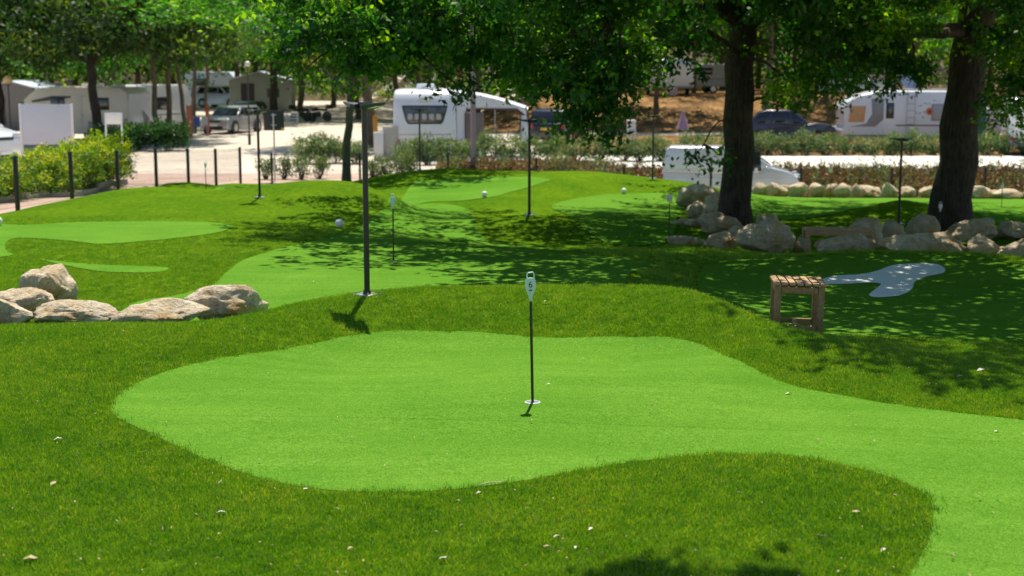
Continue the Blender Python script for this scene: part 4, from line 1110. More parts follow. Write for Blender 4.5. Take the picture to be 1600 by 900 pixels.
# ------------------------------------------------------------------ bollard lamps
def make_lamp(name, label, x, y, z, h, rz, group):
    t = thing(name, label, 'lamp', (x, y, z), rz, group)
    MB().tube([(0, 0, .01), (0, 0, h - .01)], .0235, 14).build('pole', M_BLACK, t, smooth=True)
    MB().tube([(0, 0, .012), (0, 0, .045)], [.036, .030], 14).build('collar', M_BLACK, t, smooth=True)
    pl = MB().box((0, 0, .008), (.17, .17, .010)).build('base_plate', M_ZINC, t, bevel=.003)
    for sx in (-1, 1):
        for sy in (-1, 1):
            MB().tube([(sx * .066, sy * .066, .012), (sx * .066, sy * .066, .034)], .007, 6).build('bolt', M_ZINC, pl)
    # head: two kite-shaped wings that taper to a point, thicker at the pole
    for s in (-1, 1):
        m = MB()
        top = [(.026 * s, -.085, h + .004), (.062 * s, -.105, h + .006), (.235 * s, 0, h + .022), (.062 * s, .105, h + .006), (.026 * s, .085, h + .004)]
        bot = [(.026 * s, -.08, h - .040), (.062 * s, -.10, h - .034), (.228 * s, 0, h + .004), (.062 * s, .10, h - .034), (.026 * s, .08, h - .040)]
        m.add(top + bot, [(0, 1, 2, 3, 4), (9, 8, 7, 6, 5)] + [(i, (i + 1) % 5, (i + 1) % 5 + 5, i + 5) for i in range(5)])
        wv = m.build('wing', M_DARKGREY, t, bevel=.004)
        MB().box((.115 * s, 0, h - .022), (.10, .09, .006), ry=-s * .16).build('diffuser', M_WHITE2, wv, bevel=.002)
    MB().box((0, 0, h - .006), (.056, .10, .05)).build('hub', M_BLACK, t, bevel=.005)
    return t
lamps = [('near black garden lamp with two kite wings on the ridge', 575, 467, 11.62, 163, R(-36)), ('garden lamp on the left mound with its shadow beside it', 406, 309, 25.6, 173, R(-20)),
         ('garden lamp on the dark shaded mound in the middle', 827, 339, 23.3, 187, R(4)), ('garden lamp on the plateau in front of the caravan window', 656, 268, 36.9, 171, R(10)),
         ('garden lamp behind the small back green, left of the white van', 1020, 280, 35.7, 181, R(0)), ('garden lamp in shade left of the black oak trunk', 1406, 0, 27.0, 217, R(8))]
lamp0 = None
for i, (l, u, v, Y, vt, rz) in enumerate(lamps):
    x = Xat(u, Y, -.3)
    z = H1(x, Y)
    h = Zat(vt, Y) - z
    if lamp0 is None:
        lamp0 = make_lamp('garden_lamp', l, x, Y, z, h, rz, 'winged black garden lamps')
        h0 = h
    else:
        t = copy_tree(lamp0); t['label'] = l
        t.location = (x, Y, z); t.rotation_euler = (0, 0, rz)
        t.scale = (1, 1, h / h0)

# ------------------------------------------------------------------ flagsticks and cups
def text_mesh(s, size, mat, depth=.0008):
    c = bpy.data.curves.new('txt', 'FONT'); c.body = s; c.size = size; c.extrude = depth; c.align_x = 'CENTER'; c.align_y = 'CENTER'
    o = bpy.data.objects.new('txt', c); C.objects.link(o)
    bpy.context.view_layer.update()
    me = bpy.data.meshes.new_from_object(o.evaluated_get(bpy.context.evaluated_depsgraph_get()))
    bpy.data.objects.remove(o)
    me.materials.clear(); me.materials.append(mat)
    return me
M_NUM = paint('dark green print', (0.01, 0.10, 0.07), .5)
M_ROD = paint('dark green rod', (0.008, 0.022, 0.014), .35)
def make_pin(label, x, y, z, h=.77, lean=0.0, num=None, headmat=M_PINHEAD, style='oval', rz=0):
    t = thing('flagstick', label, 'flagstick', (x, y, z), rz, 'practice-green flagsticks')
    L = Matrix.Rotation(lean, 4, 'Y')
    def TT(p): return tuple(L @ Vector(p))
    hb = h - .165
    MB().tube([TT((0, 0, -.03)), TT((0, 0, hb + .01))], .0085, 8).build('rod', M_ROD, t, smooth=True)
    m = MB()
    if style == 'oval':
        # tapered socket flaring into an oval plate
        prof = [(.009, hb), (.011, hb + .03), (.022, hb + .055), (.031, hb + .08), (.033, hb + .10), (.029, hb + .122), (.019, hb + .136), (.0, hb + .14)]
        out = prof + [(-a, b) for a, b in prof[-2::-1]]
        n = len(out)
        vs = [TT((a, -.008, b)) for a, b in out] + [TT((a, .008, b)) for a, b in out]
        m.add(vs, [tuple(range(n)), tuple(range(2 * n - 1, n - 1, -1))] + [(i, i + n, (i + 1) % n + n, (i + 1) % n) for i in range(n)])
        hd = m.build('number_plate', headmat, t, bevel=.002)
        hn = MB().tube([TT((-.020, 0, hb + .118)), TT((-.019, 0, hb + .158)), TT((-.012, 0, hb + .168)), TT((.014, 0, hb + .171)), TT((.022, 0, hb + .163)), TT((.022, 0, hb + .120))], .0042, 6)
        hn.build('handle', headmat, t, smooth=True)
        if num:
            o = link('numeral', text_mesh(num, .052, M_NUM), hd)
            o.matrix_local = L @ Matrix.Translation((0, -.0095, hb + .098)) @ Matrix.Rotation(PI / 2, 4, 'X')
            MB().box(TT((0, -.0085, hb + .066)), (.018, .002, .008)).build('badge', M_NUM, hd)
    else:
        m.box(TT((0, 0, hb + .10)), (.085, .012, .11)); m.build('number_plate', M_WHITE2, t, bevel=.003)
    return t
def cup(label, x, y, z):
    t = thing('hole_cup', label, 'hole cup', (x, y, z), 0, 'white rimmed hole cups')
    n = 28
    vs, fs = [], []
    for k in range(n):
        a = 2 * PI * k / n
        vs += [(math.cos(a) * .047, math.sin(a) * .047, .0045), (math.cos(a) * .041, math.sin(a) * .041, .007), (math.cos(a) * .039, math.sin(a) * .039, .003)]
    for k in range(n):
        a, b = k * 3, ((k + 1) % n) * 3
        fs += [(a, b, b + 1, a + 1), (a + 1, b + 1, b + 2, a + 2)]
    link('rim', mesh_from('rim', vs, fs, paint('lavender grey cup rim', (.55, .58, .64), .5), True), t)  # rim in an even lavender grey
    vs = [(math.cos(2 * PI * k / n) * .0402, math.sin(2 * PI * k / n) * .0402, .0042) for k in range(n)]
    link('shade_disc', mesh_from('shade_disc', vs, [tuple(range(n))], paint('dark cup shade', (.16, .18, .20), .6)), t)  # flat dark disc: the shade inside the cup put into its colour
    return t
pins = [('nearest flagstick with a mint oval plate reading 6', 832, 630, 8.2, 427, '6', -.02, 'oval'), ('flagstick in the shaded second green right of the near lamp', 615, 408, 16.3, 304, None, 0, 'oval'),
        ('flagstick with square white plate left of the oak boulders', 1046, 372, 22.5, 303, None, 0, 'square'), ('thin flagstick on the far left green by the wire fence', 321, 305, 32.6, 253, None, 0, 'oval'),
        ('flagstick on the back plateau green', 750, 282, 35.4, 235, None, .01, 'oval'), ('flagstick with white plate in front of the black oak trunk', 1470, 0, 24.4, 316, None, 0, 'oval'),
        ('flagstick on the long back green at the far right', 1568, 0, 33, 287, None, 0, 'oval'), ('faint flagstick before the back row of rocks, right of the van', 1299, 0, 37.0, 262, None, 0, 'square')]
for i, (l, u, v, Y, vt, num, lean, st) in enumerate(pins):
    x = Xat(u, Y, -.2); z = H1(x, Y)
    h = (Zat(vt, Y) - z)
    make_pin(l, x, Y, z, h, lean, num, M_PINHEAD if i < 2 else M_WHITE2, st)
    cup('white rimmed hole cup ' + ['at the nearest flagstick', 'in the shaded second green', 'left of the oak boulders', 'on the far left green by the wire fence', 'on the back plateau green', 'in front of the black oak trunk', 'on the long back green at the far right', 'before the back row of rocks'][i], x, Y, z)

# ------------------------------------------------------------------ white ball markers
def ball(label, u, v, Y, d):
    x = Xat(u, Y, -.5); z = H1(x, Y)
    t = thing('ball_marker', label, 'ball', (x, Y, z), .4 * u, 'white ball tee markers')
    bm = bmesh.new(); bmesh.ops.create_icosphere(bm, subdivisions=4, radius=d / 2)
    g = np.random.default_rng(3)
    # dimples
    k = 160
    ii = np.arange(k) + .5
    ph = np.arccos(1 - 2 * ii / k); th = PI * (1 + 5 ** .5) * ii
    dd = np.stack([np.cos(th) * np.sin(ph), np.sin(th) * np.sin(ph), np.cos(ph)], -1)
    for v_ in bm.verts:
        n_ = np.array(v_.co) / (d / 2)
        c = (dd @ n_).max()
        if c > .992: v_.co *= .975
    me = bpy.data.meshes.new('ball'); bm.to_mesh(me); bm.free(); me.materials.append(M_WHITE); me.shade_smooth()
    link('ball', me, t, (0, 0, d / 2 + .008))
    MB().tube([(0, 0, -.03), (0, 0, .03)], [d * .22, d * .22], 12).build('foot', M_DARKGREY, t, smooth=True)
    return t
ball('white ball marker at the edge of the second green', 531, 356, 21.5, .135)
ball('white ball marker on the back green slope', 757, 309, 30.6, .13)
ball('white ball marker in the sun near the small back green', 975, 302, 33.0, .13)
ball('white ball marker cut by the left edge of the photo', -1, 354, 20.6, .13)
ball('shaded white ball marker left of the lamp by the black oak', 1379, 0, 24.9, .13)

# ------------------------------------------------------------------ stool and bench
def board(t, name, c, d, mat=M_WOOD, rz=0, b=.004):
    return MB().box((0, 0, 0), d).build(name, mat, t, bevel=b, loc=c, rot=(0, 0, rz))
def stool():
    Y = 11.35
    x = Xat(1243, Y, 0); z = H1(x, Y) + .01
    t = thing('wooden_stool', 'brown wooden slatted stool standing behind the ridge near the white turf patch', 'stool', (x, Y, z), R(2))
    t.rotation_euler = (R(-1.5), R(1.2), R(-6))
    W, D, Hh = .395, .46, .465
    for sx in (-1, 1):
        for sy in (-1, 1): board(t, 'leg', (sx * (W / 2 - .028), sy * (D / 2 - .028), (Hh - .025) / 2), (.048, .048, Hh - .025))
    for sy in (-1, 1): board(t, 'apron', (0, sy * (D / 2 - .02), Hh - .062), (W - .108, .022, .055))
    for sx in (-1, 1): board(t, 'apron', (sx * (W / 2 - .02), 0, Hh - .062), (.022, D - .108, .055))
    for sy in (-1, 1): board(t, 'stretcher', (0, sy * (D / 2 - .028), .10), (W - .106, .026, .042))
    board(t, 'stretcher', (.0, 0, .10), (.032, D - .084, .036), M_WOOD2)
    n = 7
    p = (W + .03) / n
    for i in range(n): 
        o = board(t, 'slat', (-W / 2 - .015 + p * (i + .5), -.003, Hh - .011), (p - .012, D + .035, .022), M_WOOD2, b=.003)
    for sy in (-.06,): pass
    return t
stool()
def bench():
    Y = 20.6
    z = Zat(357, Y) - .40
    x = Xat(1309, Y, z)
    z = H1(x, Y); hh = Zat(356.5, Y) - z
    t = thing('wooden_bench', 'low plain wooden bench among the boulders, right of the big oak', 'bench', (x, Y, z), R(-2))
    W, D = 108 / PM(Y, z), .36
    for k in range(4): board(t, 'seat_board', (0, -D / 2 + D / 4 * (k + .5), hh - .014), (W, D / 4 - .008, .028), M_WOOD2)
    for sy in (-1, 1): board(t, 'rail', (0, sy * (D / 2 - .03), hh - .060), (W - .12, .025, .06), M_WOOD2)
    for sx in (-1, 1):
        for sy in (-1, 1): board(t, 'leg', (sx * (W / 2 - .035), sy * (D / 2 - .035), (hh - .03) / 2), (.055, .055, hh - .03), M_WOOD2)
bench()

# ------------------------------------------------------------------ wire fences
def fence(name, label, posts, hgt, post_w, brace=()):
    """posts: list of (x, y, z)"""
    t = thing(name, label, 'fence', posts[0])
    o = Vector(posts[0])
    for p in posts:
        q = Vector(p) - o
        MB().box((0, 0, hgt / 2 - .05), (post_w, post_w, hgt + .1)).build('post', M_BLACK, t, bevel=.006, loc=q)
    for a, b in zip(posts[:-1], posts[1:]):
        a, b = Vector(a) - o, Vector(b) - o
        m = MB()
        L = (b - a).length
        n = int((Vector((b.x, b.y, 0)) - Vector((a.x, a.y, 0))).length / .055)
        w_ = .0022
        for k in range(1, n):
            p = a.lerp(b, k / n)
            m.tube([p + Vector((0, 0, .05)), p + Vector((0, 0, hgt - .03))], w_, 3, False)
        for hz_ in (.06, .27, .48, .70, .90, hgt - .04):
            if hz_ < hgt: m.tube([a + Vector((0, -.004, hz_)), b + Vector((0, -.004, hz_))], w_ * 1.3, 3, False)
        me = mesh_from('wire_mesh', m.v, m.f, M_BLACK)
        tag(link('wire_mesh', me, t), kind='stuff')
    for (a, b) in brace:
        MB().tube([Vector(a) - o, Vector(b) - o], .02, 6).build('brace', M_BLACK, t)
    return t
us = [28, 113, 185, 245, 295, 338, 376]
Ys = [26 * (10 + n) / 10 for n in range(7)]
fp = []
for n in (-3, -2, -1): 
    Y = 26 + n * 2.6; fp.append((xl(Y), Y, edgeH(0, Y)))
for u, Y in zip(us, Ys):
    z = edgeH(0, Y); fp.append((Xat(u, Y, z), Y, z))
fence('wire_fence', 'black wire mesh fence running back along the hedge at the left', fp, 1.0, .07)
fb = []
for i, u in enumerate((424, 562, 700, 838, 975, 1111, 1252, 1394, 1540, 1682)):
    Y = 41.2; zt = (-.35, -.35, -.33, -.5, -.72, -.78, -.78, -.78, -.78, -.78)[i]
    fb.append((Xat(u, Y, zt), Y, zt - 1.0))
fence('wire_fence', 'black wire mesh fence crossing behind the course in front of the van', fb, 1.0, .06, [((fb[2][0] + .04, 41.2, fb[2][2] + .15), (fb[2][0] + .85, 41.2, fb[2][2] + .9))])

# ------------------------------------------------------------------ sign boards, poles, pillars
def zout(u, Y): return Hout1(Xat(u, Y, -1.3), Y)
def sign_board():
    Y = 44.5; x0, x1 = Xat(35, Y), Xat(117, Y); zt, zb = Zat(163, Y), Zat(226, Y); z = Hout1(x0, Y)
    t = thing('sign_board', 'large blank pale sign board on two posts behind the hedge', 'sign', ((x0 + x1) / 2, Y, z), R(2))
    w_ = x1 - x0
    MB().box((0, 0, (zt + zb) / 2 - z), (w_ - .10, .03, zt - zb)).build('panel', paint('pale grey sheet', (.56, .60, .70), .45, 0, .04, 2), t, bevel=.004)
    for s in (-1, 1): MB().box((s * (w_ / 2 - .03), 0, (zt - z) / 2 + .01), (.07, .06, zt - z + .02)).build('post', M_WHITE, t, bevel=.006)
sign_board()
def small_sign():
    Y = 52; x0, x1 = Xat(166, Y), Xat(193, Y); zt, zb = Zat(176, Y), Zat(194, Y); z = Hout1(x0, Y)
    t = thing('sign_board', 'small blank white board on two legs in front of the dark bushes', 'sign', ((x0 + x1) / 2, Y, z), R(-4))
    w_ = x1 - x0
    MB().box((0, 0, (zt + zb) / 2 - z), (w_ - .06, .03, zt - zb)).build('panel', M_WHITE, t, bevel=.004)
    for s in (-1, 1): MB().box((s * (w_ / 2 - .02), 0, (zt - z) / 2), (.055, .05, zt - z)).build('post', M_WHITE, t, bevel=.005)
small_sign()
def black_sign():
    Y = 42.4; x0, x1 = Xat(413, Y), Xat(445, Y); zt, zb = Zat(173, Y), Zat(204, Y); z = Hout1(x0, Y)
    t = thing('road_sign', 'square dark sign seen from behind on a grey post', 'sign', ((x0 + x1) / 2 + .02, Y, z), R(-3))
    MB().box((0, 0, (zt + zb) / 2 - z), (x1 - x0, .025, zt - zb)).build('panel', paint('dark sign back', (.022, .026, .034), .5), t, bevel=.004)
    MB().tube([(0, -.045, 0), (0, -.045, zt - z - .08)], .026, 8).build('post', M_ZINC, t, smooth=True)
    for k in (.12, .42): MB().box((0, -.03, zt - z - k), (.16, .02, .03)).build('bracket', M_ZINC, t)
    MB().box((.26, -.016, zb - z + .05), (.08, .008, .07)).build('sticker', M_YELLOW, t)
black_sign()
def round_pole(name, label, cat, u, Y, vt, wpx, mat, vb=None, hextra=0):
    z = zout(u, Y); x = Xat(u, Y, z)
    t = thing(name, label, cat, (x, Y, z))
    r = wpx / PM(Y, z) / 2; zt = Zat(vt, Y) - z + hextra
    MB().tube([(0, 0, 0), (0, 0, zt)], [r, r * .85], 14).build('pole', mat, t, smooth=True)
    MB().box((0, 0, .02), (r * 4, r * 4, .04)).build('base_plate', mat, t, bevel=.005)
    return t, zt
tp, zt = round_pole('light_pole', 'tall grey-mauve steel pole before the caravan awning', 'pole', 739.5, 47.6, 100, 9, paint('mauve grey paint', (.20, .18, .21), .5), hextra=1.8)
MB().tube([(0, 0, zt - .05), (.2, -.3, zt + .25), (.5, -1.0, zt + .35)], [.05, .045, .04], 8).build('arm', M_DARKGREY, tp, smooth=True)
MB().box((.6, -1.25, zt + .34), (.22, .5, .09), rz=.38).build('lamp_head', M_DARKGREY, tp, bevel=.02)
M_OPAL = paint('opal globe', (.78, .76, .70), .25)
M_AMBER = paint('amber globe', (.55, .38, .14), .25)
def globe_lamp(label, u, Y, vc, dpx, mat, wpx=4):
    z = zout(u, Y); x = Xat(u, Y, z); r = dpx / PM(Y, z) / 2; zc = Zat(vc, Y) - z
    t = thing('globe_lamp', label, 'street lamp', (x, Y, z), 0, 'globe lamps of the campsite')
    MB().tube([(0, 0, 0), (0, 0, .5), (0, 0, .52), (0, 0, zc - r)], [.07, .07, .04, .035], 10).build('pole', M_DARKGREY, t, smooth=True)
    MB().tube([(0, 0, zc - r * 1.15), (0, 0, zc - r * .8)], [r * .5, r * .55], 12).build('collar', M_BLACK, t, smooth=True)
    bm = bmesh.new(); bmesh.ops.create_uvsphere(bm, u_segments=20, v_segments=12, radius=r)
    me = bpy.data.meshes.new('globe'); bm.to_mesh(me); bm.free(); me.materials.append(mat); me.shade_smooth()
    link('globe', me, t, (0, 0, zc))
globe_lamp('amber globe lamp near the left edge above the sign board', 18, 62, 125, 14, M_AMBER)
globe_lamp('white globe lamp on a thin pole right of the white SUV', 390, 66, 100, 9, M_OPAL)
globe_lamp('white globe lamp above the roof of the central caravan', 680, 88, 121, 11, M_OPAL)
def cabinet(label, u0, u1, vt, Y, mat, d=.35):
    z = zout((u0 + u1) / 2, Y); x = Xat((u0 + u1) / 2, Y, z); w_ = (u1 - u0) / PM(Y, z); h = Zat(vt, Y) - z
    t = thing('utility_cabinet', label, 'cabinet', (x, Y, z), .03)
    MB().box((0, 0, .04), (w_ * .9, d * .9, .08)).build('plinth', M_CONC, t)
    MB().box((0, 0, h / 2 + .02), (w_, d, h - .08)).build('body', mat, t, bevel=.015)
    MB().box((0, -d / 2 - .006, h * .52), (w_ * .84, .012, h * .78)).build('door', mat, t, bevel=.005)
    MB().box((0, 0, h - .005), (w_ * 1.06, d * 1.08, .04)).build('lid', mat, t, bevel=.01)
cabinet('smaller pale grey utility cabinet, left of the pair by the caravan', 585, 600, 207, 54.4, M_WHITE)
cabinet('taller beige utility cabinet, right of the pair by the caravan', 599, 622, 198, 54.6, paint('beige grp', (.50, .47, .43), .5))
def pillar():
    Y = 60; z = zout(986, Y); x = Xat(986, Y, z); h = Zat(189, Y) - z
    t = thing('hookup_pillar', 'short white hook-up pillar on the dry grass left of the lamp', 'pillar', (x, Y, z))
    MB().box((0, 0, h / 2), (.36, .32, h)).build('body', M_WHITE2, t, bevel=.02)
    MB().box((0, 0, h + .02), (.44, .40, .05)).build('cap', M_WHITE2, t, bevel=.015)
    MB().box((0, -.168, h * .62), (.24, .012, .30)).build('hatch', M_ZINC, t, bevel=.004)
pillar()

# ------------------------------------------------------------------ scraps on the turf
def scrap_mesh(seed, kind):
    g = np.random.default_rng(seed)
    if kind == 'leaf':
        L = 1.0; vs = []; n = 4
        for i in range(n + 1):
            t = i / n; wv = .26 * math.sin(PI * min(.98, t * .92 + .06)) * g.uniform(.8, 1.2)
            zc = .25 * math.sin(t * PI) * g.uniform(.6, 1.4)
            vs += [(t - .5, -wv, zc + .10), (t - .5, 0, zc), (t - .5, wv, zc + .12)]
        fs = []
        for i in range(n):
            a = i * 3
            fs += [(a, a + 1, a + 4, a + 3), (a + 1, a + 2, a + 5, a + 4)]
        return vs, fs
    m = MB()
    m.tube([(-.5, 0, .05), (-.1, .06, .10), (.25, -.03, .06), (.5, .05, .03)], [.03, .035, .03, .015], 5)
    return m.v, m.f
M_DRYLEAF = paint('dry leaf', (.50, .37, .22), .8, 0, .35, 60)
M_PALELEAF = paint('bleached leaf', (.72, .66, .58), .7, 0, .2, 60)
M_TWIG = paint('dry twig', (.16, .11, .07), .9, 0, .3, 60)
def scrap(u, v, size, kind, mat, label, group=None, rz=0.0):
    x, Y = hit([u], [v])[0]
    vs, fs = scrap_mesh(int(u * 3 + v), kind)
    me = mesh_from('scrap', [(a * size, b * size, c * size * .6) for a, b, c in vs], fs, mat, True)
    long_ = not any(inside(p, np.array([[x, Y]]))[0] for p in GREENS)
    o = link('dry_leaf' if kind == 'leaf' else 'twig', me, None, (x, Y, H1(x, Y) + (.018 if long_ else .006)), (random.uniform(-.25, .25), random.uniform(-.25, .25), rz))
    tag(o, label, 'leaf' if kind == 'leaf' else 'twig', group)
for a in ((91, 692, .055, 'leaf', M_PALELEAF, 'pale folded leaf on the long turf at the left, higher one', .3), (84, 762, .05, 'leaf', M_DRYLEAF, 'peach dry leaf on the long turf below the folded pale one', 1.2), (48, 881, .075, 'leaf', M_DRYLEAF, 'largest dry leaf near the lower left corner', .1),
          (346, 808, .055, 'leaf', M_PALELEAF, 'whitish leaf on the turf below the left lobe of the green', .2), (306, 811, .03, 'leaf', M_DRYLEAF, 'small brown leaf left of the whitish one', 0), (344, 759, .06, 'twig', M_PALELEAF, 'pale curled twig just below the edge of the green', 1.4),
          (183, 820, .06, 'twig', M_PALELEAF, 'pale twig on the dark turf at lower left', 2.1), (255, 832, .06, 'twig', M_DRYLEAF, 'thin curved twig right of the pale one, lower left', 1.9), (1281, 845, .13, 'twig', M_TWIG, 'dark stick on the turf mound at lower right', 2.0),
          (1337, 807, .05, 'leaf', M_ORANGE if False else M_DRYLEAF, 'orange-brown leaf on the mound above the dark stick', .0), (1380, 866, .035, 'leaf', M_PALELEAF, 'white scrap near the lower right rim of the mound', .6), (923, 833, .035, 'leaf', M_PALELEAF, 'white scrap beside the shadow on the near turf', .9),
          (870, 845, .035, 'leaf', M_PALELEAF, 'pale scrap left of the shadow, upper one', .3), (855, 861, .04, 'leaf', M_DRYLEAF, 'tan scrap left of the shadow, lower left one', .3), (900, 862, .035, 'leaf', M_PALELEAF, 'pale scrap left of the shadow, lower right one', 1.3), (769, 762, .16, 'twig', M_DRYLEAF, 'long thin twig lying on the rim of the near green', .35),
          (748, 776, .03, 'leaf', M_PALELEAF, 'tiny pale scrap under the long thin twig', .3), (31, 541, .05, 'leaf', M_PALELEAF, 'pale leaf on the ridge below the boulders', .2), (250, 559, .05, 'twig', M_DRYLEAF, 'bent grey twig on the ridge above the left lobe', 2.2), (262, 627, .05, 'twig', M_TWIG, 'short dark twig on the left of the green', 0.1),
          (1127, 646, .028, 'leaf', M_TWIG, 'dark brown scrap on the green right of the flagstick', 0), (1079, 677, .02, 'leaf', M_TWIG, 'tiny dark scrap on the green, nearer than the brown one', 0), (1232, 617, .05, 'leaf', M_PALELEAF, 'pale scrap on the green by the right ridge foot', .2), (1557, 676, .04, 'leaf', M_PALELEAF, 'pale scrap on the green near the right edge', .4),
          (1500, 593, .06, 'leaf', M_DRYLEAF, 'tan leaf on the crest near the right edge', .3), (1532, 583, .07, 'leaf', M_PALELEAF, 'long pale leaf in the shade behind the right crest', .1), (853, 475, .05, 'leaf', M_PALELEAF, 'pale leaf on the ridge above the flagstick', .4), (590, 468, .04, 'leaf', M_DRYLEAF, 'dry leaf beside the base plate of the near lamp', .6),
          (694, 880, .05, 'leaf', M_PALELEAF, 'pale leaf near the bottom edge, middle', .3), (548, 864, .04, 'leaf', M_DRYLEAF, 'brown leaf near the bottom edge left of the middle', .8), (857, 602, .03, 'leaf', M_PALELEAF, 'tiny white scrap on the green right of the flagstick rod', 0), (478, 770, .03, 'leaf', M_PALELEAF, 'small white leaf on the green rim at its near end', .5)):
    scrap(a[0], a[1], a[2] * .8, a[3], a[4], a[5], None, a[6])
# countless crumbs of dry leaf and seed
gq = np.random.default_rng(17)
V, Fq = [], []
uu = gq.uniform(-20, 1620, 300); vv = 270 + 640 * gq.random(300) ** 0.9
hp = hit(uu, vv)
hz_ = H(hp[:, 0], hp[:, 1])
for (x, Y), z in zip(hp, hz_):
    if Y > 30: continue
    s = gq.uniform(.004, .011) * (1 + .02 * Y) * (1.0 if Y < 14 else 1.4)
    a = gq.uniform(0, 6.28); c_, s_ = math.cos(a), math.sin(a)
    k = len(V); z += .02
    V += [(x + c_ * s, Y + s_ * s, z + s * .3), (x - s_ * s * .5, Y + c_ * s * .5, z + s * .5), (x - c_ * s, Y - s_ * s, z), (x + s_ * s * .5, Y - c_ * s * .5, z + s * .6)]
    Fq.append((k, k + 1, k + 2, k + 3))
tag(link('leaf_crumbs', mesh_from('leaf_crumbs', V, Fq, M_DRYLEAF)), 'fine crumbs of dry leaf scattered over the turf', 'litter', kind='stuff')

# ------------------------------------------------------------------ vehicles
def wheel(t, x, y, r, w_, side):
    o = MB().tube([(x, y - w_ / 2, r), (x, y + w_ / 2, r)], [r, r], 22).build('wheel', M_RUBBER, t, bevel=.02)
    rr = MB().tube([(x, y + side * (w_ / 2 - .01), r), (x, y + side * (w_ / 2 + .012), r)], [r * .66, r * .60], 18).build('rim', M_RIM, o, smooth=False)
    return o
def panel3(t, name, pts, mat, thick=.012, nrm=None):
    """thin solid plate over coplanar-ish points"""
    pts = [Vector(p) for p in pts]
    n = nrm if nrm is not None else (pts[1] - pts[0]).cross(pts[2] - pts[0]).normalized()
    n = Vector(n)
    k = len(pts)
    vs = [p - n * .01 for p in pts] + [p + n * thick for p in pts]
    return MB().add(vs, [tuple(range(k))[::-1], tuple(range(k, 2 * k))] + [(i, (i + 1) % k, (i + 1) % k + k, i + k) for i in range(k)]).build(name, mat, t, bevel=.004)
